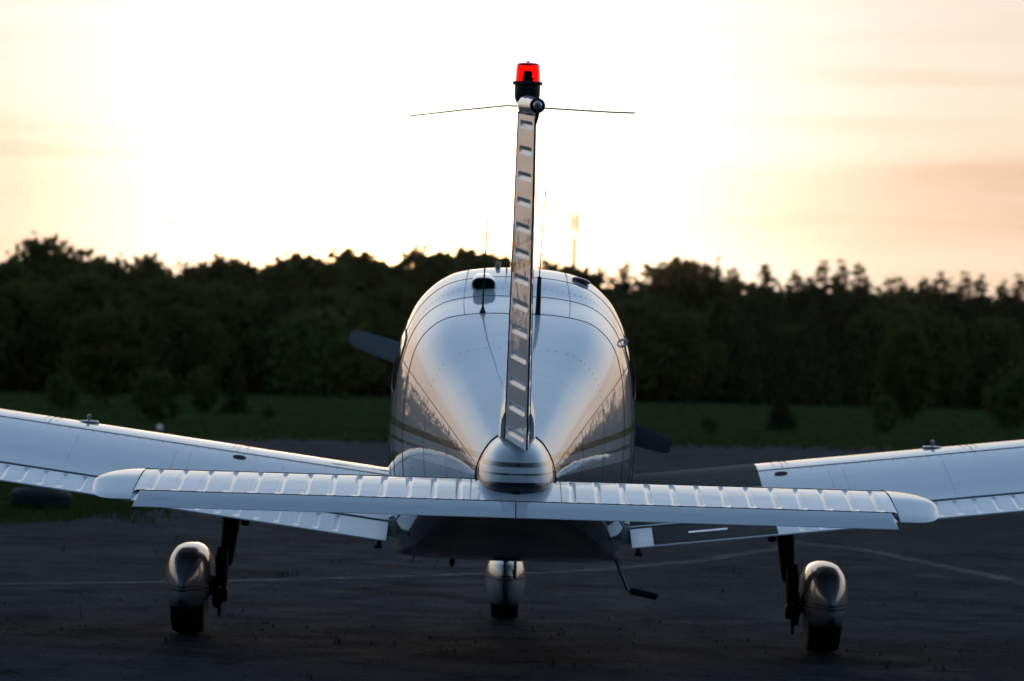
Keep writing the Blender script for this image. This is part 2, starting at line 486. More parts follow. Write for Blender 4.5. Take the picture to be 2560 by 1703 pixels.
# fuselage sections: 13 control points from roof centre to belly centre
SEC = {
    .40: [(0, 1.07), (.05, 1.057), (.088, 1.032), (.113, 1.0), (.130, .968), (.141, .938), (.146, .912), (.147, .888), (.14, .862), (.125, .838), (.10, .82), (.07, .81), (0, .805)],
    2.4: [(0, 1.55), (.16, 1.547), (.30, 1.523), (.38, 1.472), (.43, 1.402), (.458, 1.31), (.474, 1.20), (.482, 1.02), (.475, .86), (.452, .70), (.41, .58), (.34, .53), (0, .525)],
    2.8: [(0, 1.636), (.165, 1.632), (.315, 1.602), (.405, 1.542), (.46, 1.462), (.497, 1.36), (.519, 1.235), (.53, 1.05), (.525, .86), (.50, .68), (.455, .54), (.385, .477), (0, .47)],
    3.2: [(0, 1.735), (.162, 1.729), (.308, 1.696), (.405, 1.628), (.472, 1.535), (.52, 1.41), (.548, 1.27), (.56, 1.06), (.557, .86), (.535, .67), (.497, .505), (.455, .443), (0, .432)],
    3.6: [(0, 1.79), (.16, 1.783), (.30, 1.752), (.40, 1.685), (.474, 1.59), (.529, 1.45), (.562, 1.30), (.577, 1.08), (.575, .86), (.556, .66), (.520, .49), (.482, .428), (0, .415)],
    4.2: [(0, 1.795), (.155, 1.787), (.29, 1.752), (.385, 1.685), (.465, 1.59), (.525, 1.45), (.562, 1.30), (.577, 1.08), (.575, .86), (.556, .66), (.520, .49), (.482, .432), (0, .42)],
    4.55: [(0, 1.72), (.15, 1.71), (.28, 1.672), (.37, 1.61), (.445, 1.53), (.505, 1.42), (.545, 1.28), (.56, 1.08), (.56, .87), (.54, .68), (.50, .54), (.44, .47), (0, .46)],
    5.05: [(0, 1.40), (.14, 1.395), (.27, 1.375), (.36, 1.34), (.425, 1.29), (.47, 1.22), (.498, 1.14), (.51, 1.02), (.505, .89), (.485, .76), (.45, .65), (.39, .60), (0, .59)],
    5.7: [(0, 1.37), (.12, 1.364), (.23, 1.345), (.31, 1.31), (.365, 1.265), (.405, 1.21), (.428, 1.14), (.435, 1.05), (.43, .95), (.41, .85), (.375, .78), (.32, .74), (0, .73)],
    6.1: [(0, 1.345), (.09, 1.34), (.17, 1.322), (.235, 1.295), (.285, 1.26), (.32, 1.22), (.34, 1.17), (.347, 1.10), (.342, 1.03), (.325, .96), (.29, .90), (.24, .87), (0, .86)],
    6.28: [(0, 1.28), (.05, 1.278), (.09, 1.268), (.125, 1.255), (.15, 1.24), (.168, 1.225), (.178, 1.205), (.18, 1.18), (.177, 1.155), (.168, 1.13), (.15, 1.11), (.12, 1.10), (0, 1.095)],
}
_ys = sorted(SEC)
_mid = [((a[0] + b[0]) / 2, (a[1] + b[1]) / 2) for a, b in zip(SEC[.40], SEC[2.4])]
SEC[1.4] = _mid; _ys = sorted(SEC)
CURV = [[pchip(_ys, [SEC[y][k][c] for y in _ys]) for c in (0, 1)] for k in range(13)]
def section(y):
    return [(CURV[k][0](y), CURV[k][1](y)) for k in range(13)]
def on_section(sec, t):
    i = int(min(max(math.floor(t), 0), 11)); u = t - i
    def P(k):
        if k < 0: return (-sec[-k][0], sec[-k][1])
        if k > 12: return (-sec[24 - k][0], sec[24 - k][1])
        return sec[k]
    a, b, c, d = P(i - 1), P(i), P(i + 1), P(i + 2)
    return tuple(.5 * (2*b[j] + (c[j]-a[j])*u + (2*a[j]-5*b[j]+4*c[j]-d[j])*u*u + (3*b[j]-a[j]-3*c[j]+d[j])*u**3) for j in (0, 1))
_cache = {}
def S(y, t, side=1, off=0.):
    """point on the fuselage skin, t 0..12, offset outwards"""
    def pt(y, t):
        k = round(y, 5)
        if k not in _cache: _cache[k] = section(y)
        x, z = on_section(_cache[k], t); return Vector((x, y, z))
    p = pt(y, t)
    if off:
        e = .02
        du = pt(y + e, t) - pt(y - e, t)
        dv = pt(y, min(t + .05, 12)) - pt(y, max(t - .05, 0))
        n = dv.cross(du).normalized()
        c = Vector((0, y, (_cache[round(y, 5)][0][1] + _cache[round(y, 5)][12][1]) / 2))
        if n.dot(p - c) < 0: n = -n
        p = p + n * off
    return Vector((p.x * side, p.y, p.z))
ylist = list(np.linspace(.40, 2.4, 26)) + list(np.linspace(2.4, 6.28, 60))[1:]
tl = list(np.linspace(0, 12, 73))
mb = MB(); rings = []
for y in ylist:
    rings.append([S(y, t) for t in tl] + [S(y, t, -1) for t in tl[-2:0:-1]])
mb.loft(rings, cap=True)
fus = part(mb, 'fuselage', M['fus'], sharp=60)

def seam_ring(y, t0, t1, r=.0017):
    pts = [S(y, t, -1, .0004) for t in np.linspace(t1, 0, 40)] + [S(y, t, 1, .0004) for t in np.linspace(0, t1, 40)][1:]
    part(MB().tube(pts, r, 5), 'panel_seam', M['seam'], fus)
for y in (2.4, 2.8, 3.2): seam_ring(y, 0, 8.6)
for s in (-1, 1):
    part(MB().tube([S(y, 5.2, s, .0002) for y in np.linspace(.45, 3.0, 40)], .0007, 5), 'panel_seam', M['rivet'], fus)
    for y in (1.15, 1.75):
        part(MB().tube([S(y, t, s, .0002) for t in np.linspace(5.2, 9.5, 26)], .0007, 5), 'panel_seam', M['seam'], fus)

def rivet(mb, p, n, r=.0035, h=.0012):
    n = Vector(n).normalized(); a = n.orthogonal().normalized(); b = n.cross(a)
    ring = [p + (a * math.cos(k * math.pi / 3) + b * math.sin(k * math.pi / 3)) * r for k in range(6)]
    top = [p + n * h + (q - p) * .6 for q in ring]
    mb.add(ring + top, [(k, (k + 1) % 6, 6 + (k + 1) % 6, 6 + k) for k in range(6)] + [tuple(range(6, 12))])
mb = MB()
def riv_on(y, t, s, r=.0035):
    p = S(y, t, s, 0.0); n = S(y, t, s, .01) - p
    rivet(mb, p, n, r)
for s in (-1, 1):
    for y in np.arange(2.42, 4.1, .028): riv_on(y, 1.45, s, .0034)
    for y in np.arange(.46, 3.0, .026): riv_on(y, 5.2, s, .0033)
    for y in (2.96,):
        for t in np.linspace(.4, 4.8, 26): riv_on(y, t, s)
    for t in np.linspace(.6, 4.9, 13): riv_on(1.75, t + .05 * math.sin(9 * t), s, .003)
    for y in (1.15, 1.75, 2.1):
        for t in np.linspace(5.3, 8.4, 20): riv_on(y, t, s, .003)
o = part(mb, 'rivets', M['rivet'], fus); o['kind'] = 'stuff'

# side windows and windscreen: glazing with frames
def glazing(name, y0, y1, t0, t1, s, n=14):
    mb = MB(); rows = []
    for i in range(n + 1):
        y = y0 + (y1 - y0) * i / n
        e = 1 - abs(2 * i / n - 1) ** 6
        a, b = t0 + (t1 - t0) * .12 * (1 - e), t1 - (t1 - t0) * .12 * (1 - e)
        rows.append([S(y, a + (b - a) * j / n, s, .0035) for j in range(n + 1)])
    mb.grid(rows, flip=(s < 0))
    o = part(mb, name, M['glass'], fus)
    edge = [r[0] for r in rows] + rows[-1][1:] + [r[-1] for r in rows[::-1]][1:] + rows[0][::-1][1:]
    part(MB().tube(edge, .0025, 5), 'window_frame', M['seam'], fus)
for s in (-1, 1):
    glazing('side_window', 2.93, 3.40, 4.55, 6.35, s)
    glazing('side_window', 3.50, 4.15, 4.45, 6.35, s)
mb = MB()
mb.grid([[S(y, t, 1 if t >= 0 else -1, .0035) if t >= 0 else S(y, -t, -1, .0035) for t in np.linspace(-4.6, 4.6, 33)] for y in np.linspace(4.42, 4.98, 10)])
part(mb, 'windscreen', M['glass'], fus)

# tail cone end piece
mb = MB(); rings = []
for y, k, dz in ((.398, 1.0, 0), (.36, 1.012, 0), (.28, 1.01, -.002), (.18, .985, -.006), (.08, .93, -.014), (.0, .84, -.022), (-.06, .70, -.026), (-.10, .52, -.026), (-.122, .30, -.024), (-.13, .05, -.024)):
    base = [on_section(SEC[.40], t) for t in tl]
    ring = [Vector((x * k, y, .905 + (z - .905) * k + dz)) for x, z in base]
    rings.append(ring + [Vector((-p.x, p.y, p.z)) for p in ring[-2:0:-1]])
mb.loft(rings)
cone = part(mb, 'tail_cone', M['fus'], sharp=60)
pts = [Vector((x * 1.014, .385, .905 + (z - .905) * 1.014)) for x, z in [on_section(SEC[.40], t) for t in np.linspace(0, 8, 30)]]
part(MB().tube([Vector((-p.x, p.y, p.z)) for p in pts[::-1]] + pts[1:], .0045, 6), 'tail_cone_seam', M['gap'], cone)
for s in (-1, 1):
    mb = MB(); mb.add([(s*.150, .30, .885), (s*.118, .22, .885), (s*.118, .10, .885), (s*.150, .12, .885), (s*.147, .29, .93), (s*.125, .22, .935), (s*.125, .18, .915), (s*.148, .2, .91)],
                      [(0, 1, 5, 4), (1, 2, 6, 5), (2, 3, 7, 6), (3, 0, 4, 7), (4, 5, 6, 7), (0, 3, 2, 1)])
    part(mb, 'stabilator_slot', M['gap'], cone, smooth=False)
part(MB().box((-.018, -.136, .835), (.018, -.10, .875), .004), 'tail_tie_down', M['black'], cone)

# ---- stabilator: one all-moving surface with pressed beads, tab and moulded tips
up_pts = [(.370, .862), (.362, .874), (.335, .884), (.28, .8915), (.20, .8925), (.12, .888), (.02, .876), (-.12, .852), (-.25, .828)]
lo_pts = [(.370, .862), (.355, .852), (.30, .840), (.20, .829), (.05, .819), (-.12, .815), (-.25, .815)]
def curve_fn(pts):
    pts = sorted(pts); return pchip([p[0] for p in pts], [p[1] for p in pts])
st_up, st_lo = curve_fn(up_pts), curve_fn(lo_pts)
BEADS = [.205 + .0915 * k for k in range(13)]
def bead_profile(d, w=.0125):
    d = abs(d)
    return 1.0 - smooth01((d - w * .35) / (w * .65)) if d < w else 0.
yb = [-.25, -.24, -.225, -.215, -.19, -.16, -.13, -.1, -.06, -.02, .02, .06, .09, .12, .14, .155, .165, .175, .19, .22, .26, .30, .33, .35, .362, .368, .370]
xs = []
x = -1.36
xs = sorted(set([round(v, 4) for v in np.arange(-1.36, 1.3601, .005)] + [-1.36, 1.36]))
mb = MB(); rows = []
for x in xs:
    b = max(bead_profile(abs(x) - c) for c in BEADS)
    row = []
    for y in yb:
        ln = smooth01((y + .23) / .02) * smooth01((.172 - y) / .022)
        row.append(Vector((x, y, st_up(y) - .0075 * b * ln)))
    for y in yb[::-1][1:]:
        row.append(Vector((x, y, st_lo(y))))
    rows.append(row)
mb.loft(rows)
stab = part(mb, 'stabilator', M['wing'], sharp=50)
part(MB().tube([(x, .178, st_up(.178) + .0006) for x in np.linspace(-1.36, 1.36, 60)], .0014, 5), 'panel_seam', M['seam'], stab)
part(MB().tube([(x, -.253, .8275) for x in (-1.35, 0, 1.35)], .003, 5), 'hinge_line', M['gap'], stab)
mb = MB()
for x in np.arange(-1.33, 1.34, .0457):
    if abs(x) > .15: rivet(mb, Vector((x, .188, st_up(.188))), (0, .05, 1), .0035)
    rivet(mb, Vector((x, -.238, st_up(-.238))), (0, -.1, 1), .003)
for s in (-1, 1):
    for y in np.arange(-.23, .17, .022): rivet(mb, Vector((s * .163, y, st_up(y))), (0, -.1, 1), .003)
    for k in BEADS:
        for y in np.arange(.18, .2, .03): rivet(mb, Vector((s * k, y, st_up(y))), (0, 0, 1), .006)
o = part(mb, 'rivets', M['rivet'], stab); o['kind'] = 'stuff'
for s in (-1, 1):                                           # anti-servo tab halves
    mb = MB(); P = []
    x0, x1 = (.002 * s, 1.338 * s)
    for x in np.linspace(x0, x1, 30):
        xe = x + (.012 * s if abs(x) > 1.3 else 0) * 0
        P.append([Vector((x, -.257, .8275)), Vector((x, -.263, .8262)), Vector((x, -.32, .802)), Vector((x, -.378, .7765)), Vector((x, -.379, .774)), Vector((x, -.32, .796)), Vector((x, -.26, .816))])
    for p in P[-1][3:5]: p.x += .012 * s
    mb.loft(P)
    part(mb, 'anti_servo_tab', M['wing'], stab, sharp=25)
    mb = MB(); rings = []                                     # moulded tip
    for q in np.linspace(0, 1, 22):
        sx = math.sin(q * math.pi / 2); kk = math.sqrt(max(1 - sx * sx, 1e-4))
        x = (1.362 + .167 * sx) * s
        yf = .37 * kk ** .9 - .03 * (1 - kk); yr = -.315 * (max(1 - sx ** 3.2, 0.0)) ** .5 - .01
        ring = []
        for j in range(17):
            u = 1 - j / 16.; yn = -.25 + .62 * u; yy = yr + (yf - yr) * u
            zc = .5 * (st_up(yn) + st_lo(yn)); zz = .845 + (.0 if yy > 0 else .10 * yy)
            zc = zc * (kk) + zz * (1 - kk) - .085 * max(0., -yy - .03)
            ring.append(Vector((x, yy, zc + (st_up(yn) - .5 * (st_up(yn) + st_lo(yn))) * kk ** .8 * (1 if u > .03 else .4))))
        for j in range(15, 0, -1):
            u = 1 - j / 16.; yn = -.25 + .62 * u; yy = yr + (yf - yr) * u
            zc = .5 * (st_up(yn) + st_lo(yn)); zz = .845 + (.0 if yy > 0 else .10 * yy)
            zc = zc * kk + zz * (1 - kk) - .085 * max(0., -yy - .03)
            ring.append(Vector((x, yy, zc - (st_up(yn) - .5 * (st_up(yn) + st_lo(yn))) * kk ** .8 * (1 if u > .03 else .4))))
        rings.append(ring)
    mb.loft(rings)
    part(mb, 'moulded_tip', M['white'], stab, sharp=60)
    part(MB().tube([Vector((1.361 * s, y, st_up(y) + .0005)) for y in np.linspace(-.25, .36, 24)], .0016, 5), 'tip_seam', M['seam'], stab)

# ---- fin and rudder
FZ0, FZ1 = 1.0, 2.27
def fin_le(z): return .98 - .52 * (z - FZ0) / (FZ1 - FZ0)
def hinge_y(z): return .09 - .05 * (z - FZ0) / (FZ1 - FZ0)
def half_t(z): return .047 - .016 * (z - FZ0) / (FZ1 - FZ0)
RB = [1.083 + .0928 * k for k in range(13)]
zs = list(np.arange(FZ0, FZ1 + .001, .0052))
mb = MB(); rings = []
us = [0, .02, .06, .12, .2, .3, .4, .5, .6, .7, .78, .84, .9, .95, .98, 1]
def fin_th(u):   # u 0 at leading edge, 1 at hinge
    return (1.05 * math.sqrt(max(u, 0)) * 1.55 - .62 * u) if u < .45 else 0.0
thf = pchip([0, .01, .04, .12, .3, .5, .75, 1], [0, .2, .42, .72, .98, 1.06, 1.03, .96])
for z in zs:
    b = max(bead_profile(z - c - .03, .013) for c in RB)
    L, Rr = [], []
    for u in us:
        y = fin_le(z) + (hinge_y(z) - fin_le(z)) * u
        ln = smooth01((u - .42) / .06) * smooth01((1.1 - u) / .05)
        t = half_t(z) * thf(u) - .006 * b * ln
        L.append(Vector((-t, y, z))); Rr.append(Vector((t, y, z)))
    rings.append(L + Rr[::-1][:-1])
mb.loft(rings)
fin = part(mb, 'fin', M['white'], sharp=50)
mb = MB(); rings = []
DEF = math.radians(5.5)
def rud_chord(z): return .335 - .06 * (z - 1.0) / 1.2
zz = list(np.arange(1.047, 2.235, .0048))
cs = [0, .03, .06, .1, .13, .16, .2, .3, .4, .5, .6, .7, .78, .82, .86, .9, .95, 1]
for z in zz:
    b = max(bead_profile(z - c, .012) for c in RB)
    L, Rr = [], []
    for u in cs:
        c = rud_chord(z)
        zc = z - .115 * u * c
        t = half_t(z) * .93 * (1 - u) + .0025
        ln = smooth01((u - .12) / .05) * smooth01((.88 - u) / .05)
        t2 = t - .0065 * b * ln
        d = u * c + .012
        cx, cy = d * math.sin(DEF), hinge_y(z) - d * math.cos(DEF)
        nx, ny = math.cos(DEF), math.sin(DEF)
        L.append(Vector((cx - t2 * nx, cy - t2 * ny, zc))); Rr.append(Vector((cx + t2 * nx, cy + t2 * ny, zc)))
    rings.append(L + Rr[::-1])
mb.loft(rings)
rud = part(mb, 'rudder', M['rudder'], sharp=50)
part(MB().tube([(-half_t(z) * .96, hinge_y(z) - .006, z) for z in np.linspace(1.05, 2.24, 12)], .004, 6), 'hinge_gap', M['gap'], rud)
part(MB().tube([(half_t(z) * .96, hinge_y(z) - .006, z) for z in np.linspace(1.05, 2.24, 12)], .004, 6), 'hinge_gap', M['gap'], rud)
def te(z, k=1.0): 
    d = rud_chord(z) * k + .014; return (d * math.sin(DEF), hinge_y(z) - d * math.cos(DEF))
part(MB().tube([(*te(z), z) for z in np.linspace(1.012, 2.195, 8)], .0035, 6), 'trailing_edge_strip', M['darkmetal'], rud)
mb = MB()
for z in np.arange(1.08, 2.2, .031):
    rivet(mb, Vector((-half_t(z) * .90 + .003, hinge_y(z) - .03, z)), (-1, -.1, 0), .0028, .0015)
    rivet(mb, Vector((-half_t(z) * 1.0, hinge_y(z) + .03, z)), (-1, 0, 0), .0032, .003)
o = part(mb, 'rivets', M['rivet'], rud); o['kind'] = 'stuff'
# fairing at the fin root
mb = MB(); rings = []
for y, w, h in ((.10, .062, .10), (.2, .068, .135), (.35, .070, .15), (.55, .068, .15), (.8, .060, .13), (1.05, .045, .09), (1.3, .02, .035), (1.42, .004, .004)):
    zb = S(y if y > .4 else .4, 0).z - .02; top = zb + .02 + h
    ring = []
    for j in range(17):
        a = math.pi * j / 16
        ring.append(Vector((w * math.cos(a), y, zb + (top - zb) * math.sin(a) ** .6)))
    rings.append(ring)
mb.loft(rings)
part(mb, 'fin_fairing', M['white'], fin, sharp=60)

# fin cap, tail lamp, beacon, whisker aerials
mb = MB(); rings = []
for y, w, z0, z1 in ((.50, .012, 2.262, 2.275), (.40, .028, 2.258, 2.292), (.28, .036, 2.255, 2.30), (.14, .038, 2.25, 2.30), (.05, .037, 2.245, 2.292), (.02, .035, 2.245, 2.286)):
    rings.append([Vector((w * math.cos(a) , y, (z0 + z1) / 2 + (z1 - z0) / 2 * math.sin(a))) for a in np.linspace(0, 2 * math.pi, 24, endpoint=False)])
mb.loft(rings)
cap = part(mb, 'fin_cap', M['white'], fin, sharp=60)
mb = MB(); rings = []
for q, r, zc in ((.0, .036, 2.262), (.06, .034, 2.258), (.14, .031, 2.250), (.22, .028, 2.243), (.285, .0265, 2.238)):
    cx, cy = q * math.sin(DEF * 1.25), .02 - q * math.cos(DEF)
    rings.append([Vector((cx + r * math.cos(a), cy, zc + r * math.sin(a))) for a in np.linspace(0, 2 * math.pi, 24, endpoint=False)])
mb.loft(rings)
rcap = part(mb, 'rudder_cap', M['white'], rud, sharp=60)
lx, ly = .285 * math.sin(DEF * 1.25), .02 - .285 * math.cos(DEF)
lamp = part(MB().lathe([(.0265, .004), (.028, -.004), (.027, -.012), (.018, -.018)], (lx, ly, 2.238), 'Y', 24), 'tail_lamp', M['darkmetal'])
part(MB().lathe([(.017, -.016), (.0165, -.026), (.013, -.036), (.006, -.041), (.001, -.042)], (lx, ly, 2.238), 'Y', 20), 'lamp_lens', M['lampglass'], lamp)
part(MB().tube([(lx, ly - .004, 2.215), (lx, ly - .006, 2.197), (te(2.18)[0], te(2.18)[1], 2.17)], [.009, .006, .004], 8), 'lamp_cable', M['black'], lamp)
BY = .24
base = part(MB().lathe([(.030, 2.27), (.040, 2.288), (.046, 2.305), (.0475, 2.33), (.0475, 2.358)], (0, BY, 0), 'Z', 32), 'beacon_base', M['black'])
part(MB().lathe([(.0475, 2.356), (.0555, 2.357), (.0555, 2.366), (.048, 2.367)], (0, BY, 0), 'Z', 32), 'beacon_flange', M['darkmetal'], base)
dome_out = [(.0485, 2.366), (.0478, 2.39), (.0468, 2.415), (.0455, 2.426), (.042, 2.433), (.034, 2.4365), (.015, 2.4375), (.001, 2.4375)]
dome_in = [(max(r - .003, .0005), z - .003) for r, z in dome_out[::-1]]
dome_in[-1] = (.0455, 2.366)
part(MB().lathe(dome_out + dome_in, (0, BY, 0), 'Z', 40), 'beacon_dome', M['redglass'], base)
part(MB().lathe([(.020, 2.36), (.020, 2.378), (.023, 2.378), (.023, 2.382), (.0165, 2.383), (.0165, 2.402), (.012, 2.408), (.001, 2.409)], (0, BY, 0), 'Z', 20), 'beacon_bulb', M['darkmetal'], base)
part(MB().lathe([(.003, 2.434), (.0075, 2.437), (.0075, 2.441), (.004, 2.444), (.001, 2.445)], (0, BY, 0), 'Z', 12), 'dome_screw', M['darkmetal'], base)
part(MB().tube([(-.02, .26, 2.277), (-.075, .26, 2.278), (-.25, .22, 2.252), (-.435, .17, 2.221)], [.0032, .0032, .003, .0026], 7), 'whisker_aerial', M['steel'])
part(MB().tube([(.02, .26, 2.277), (.06, .26, 2.2735), (.22, .23, 2.266), (.33, .20, 2.2605), (.40, .18, 2.259)], [.0032, .0032, .0032, .0031, .003], 7), 'whisker_aerial', M['steel'])

# ---- wings
W_UP = [(3.20, .517), (3.55, .590), (3.9, .685), (4.2, .758), (4.42, .795), (4.58, .800), (4.70, .783), (4.77, .757), (4.80, .722)]
W_LO = [(3.20, .511), (3.55, .512), (4.0, .548), (4.4, .598), (4.65, .645), (4.76, .682), (4.80, .722)]
wu, wlo = curve_fn(W_UP), curve_fn(W_LO)
DIH = .1215
def wz(x): return DIH * (x - .55)
YH = 3.53
def wing(s):
    ys_up = [YH + .012, 3.6, 3.7, 3.8, 3.9, 4.0, 4.1, 4.2, 4.3, 4.4, 4.5, 4.57, 4.63, 4.68, 4.72, 4.75, 4.775, 4.79, 4.797, 4.80]
    mb = MB(); rows = []
    for x in list(np.linspace(.42, 4.42, 34)) + [4.47, 4.51, 4.54, 4.555]:
        k = 1.0 if x <= 4.42 else math.sqrt(max(1 - ((x - 4.42) / .137) ** 2, .02))
        row = []
        for y in ys_up:
            zm = .5 * (wu(y) + wlo(y)); row.append(Vector((x * s, y, zm + (wu(y) - zm) * k + wz(x))))
        for y in ys_up[::-1][1:]:
            zm = .5 * (wu(y) + wlo(y)); row.append(Vector((x * s, y, zm + (wlo(y) - zm) * k + wz(x))))
        rows.append(row)
    mb.loft(rows)
    w = part(mb, 'wing', M['wing'], sharp=50)
    def control(name, x0, x1, droop, beads, y1=YH - .020):
        mb = MB(); rows = []
        yy = [y1, y1 - .005, y1 - .012, 3.49, 3.478, 3.46, 3.42, 3.36, 3.30, 3.275, 3.26, 3.245, 3.225, 3.20]
        xs = [round(v, 4) for v in np.arange(x0, x1, .006)] + [x1]
        ns = math.sin(droop); nc = math.cos(droop)
        for x in xs:
            b = max([bead_profile(x - c, .012) for c in beads] + [0])
            row = []
            for y in yy:
                ln = smooth01((3.495 - y) / .02) * smooth01((y - 3.24) / .015)
                zt = wu(y) - .006 * b * ln - (.012 if y == y1 else 0)
                row.append((y, zt))
            for y in yy[::-1]:
                row.append((y, min(wlo(y), wu(y) - .004) + (.012 if y == y1 else 0)))
            pts = []
            for y, z in row:
                dy, dz = y - YH, z - .56
                pts.append(Vector((x * s, YH + dy * nc + dz * ns * 0, z + dy * ns + wz(x))))
            rows.append(pts)
        mb.loft(rows)
        return part(mb, name, M['wing'], w, sharp=40)
    fl = control('flap', .565, 1.625, math.radians(1.5), [c for c in np.arange(.80, 1.60, .091) if s < 0 or c > 1.27])
    control('aileron', 1.637, 4.40, 0., list(np.arange(1.71, 4.36, .091)))
    # dark cove seen in the hinge gap
    mb = MB(); mb.grid([[Vector((x * s, YH + .009, wu(YH) - .002 + wz(x))), Vector((x * s, YH - .02, wu(YH) - .016 + wz(x)))] for x in np.linspace(.565, 4.4, 20)])
    part(mb, 'hinge_cove', M['gap'], w, smooth=False)
    mb = MB(); mb.tube([Vector((x * s, 4.27, wu(4.27) + wz(x) + .0006)) for x in np.linspace(.58, 4.4, 50)], .0022, 5)
    part(mb, 'panel_seam', M['seam'], w)
    for xc in (1.34, 2.27):
        part(MB().tube([Vector((xc * s, y, wu(y) + wz(xc) + .0005)) for y in np.linspace(4.27, 4.78, 16)], .0011, 5), 'panel_seam', M['seam'], w)
    mb = MB()
    for x in np.arange(.62, 4.4, .057):
        big = 1.2 < x
        rivet(mb, Vector((x * s, 4.27, wu(4.27) + wz(x))), (-.1 * s, -.2, 1), .009 if big else .004, .002)
        if x < 2.3: rivet(mb, Vector((x * s, 4.24, wu(4.24) + wz(x))), (-.1 * s, -.2, 1), .004)
    for xc in (1.30, 1.365, 2.24, 2.30):
        for y in np.arange(4.36, 4.74, .035): rivet(mb, Vector((xc * s, y, wu(y) + wz(xc))), (-.1 * s, 0, 1), .003, .0012)
    for xc in (1.1, 1.55, 1.62, 2.1, 2.9, 3.6):
        for y in np.arange(3.62, 4.17, .05): rivet(mb, Vector((xc * s, y, wu(y) + wz(xc))), (-.1 * s, -.2, 1), .0036, .0012)
    o = part(mb, 'rivets', M['rivet'], w); o['kind'] = 'stuff'
    # inspection hole and fuel filler cap with upright lug
    c = Vector((1.32 * s, 4.17, wu(4.17) + wz(1.32)))
    mb = MB(); n = 20
    mb.add([c + Vector((.033 * math.cos(k * 2 * math.pi / n), .035 * math.sin(k * 2 * math.pi / n), .035 * math.sin(k * 2 * math.pi / n) * (wu(4.11) - wu(4.07)) / .04 + DIH * s * .033 * math.cos(k * 2 * math.pi / n) * 1 + .003)) for k in range(n)], [tuple(range(n))])
    part(mb, 'inspection_hole', M['gap'], w, smooth=False)
    c = Vector((2.10 * s, 4.52, wu(4.52) + wz(2.10)))
    fc = part(MB().lathe([(.05, -.01), (.05, .006), (.044, .010), (.012, .012), (.001, .012)], c, 'Z', 24), 'fuel_cap', M['silver'], w)
    mb = MB(); mb.box((c.x - .008, c.y - .006, c.z + .008), (c.x + .008, c.y + .006, c.z + .042), .003)
    o = mb.build('cap_lug', M['silver']); o.parent = w
    return w, fl
wl_, fl_l = wing(-1)
wr_, fl_r = wing(1)
# walkway on the right wing root, with rounded outer front corner
mb = MB(); rows = []
for x in list(np.linspace(.56, 1.08, 10)) + [1.12, 1.15, 1.175, 1.195, 1.208, 1.214]:
    e = max(0, (x - 1.08) / .135); yf = 4.68 - .14 * (1 - math.sqrt(max(1 - e * e, 0)))
    rows.append([Vector((x, y, wu(y) + wz(x) + .0025)) for y in np.linspace(3.56, yf, 22)])
mb.grid(rows)
part(mb, 'wing_walkway', M['walk'], wr_, sharp=0)
mb = MB(); mb.grid([[Vector((x, y, wu(y) + wz(x) + (y - YH) * math.sin(math.radians(1.5)) + .0025)) for y in np.linspace(3.215, 3.50, 8)] for x in np.linspace(.665, 1.235, 8)])
part(mb, 'flap_step_pad', M['walk'], wr_, sharp=0)
mb = MB(); mb.grid([[Vector((x, y, wu(y) + wz(x) + (y - YH) * math.sin(math.radians(1.5)) + .0045)) for y in np.linspace(3.345, 3.375, 3)] for x in np.linspace(.83, 1.01, 8)])
part(mb, 'flap_slot_mark', M['silver'], wr_, sharp=0)

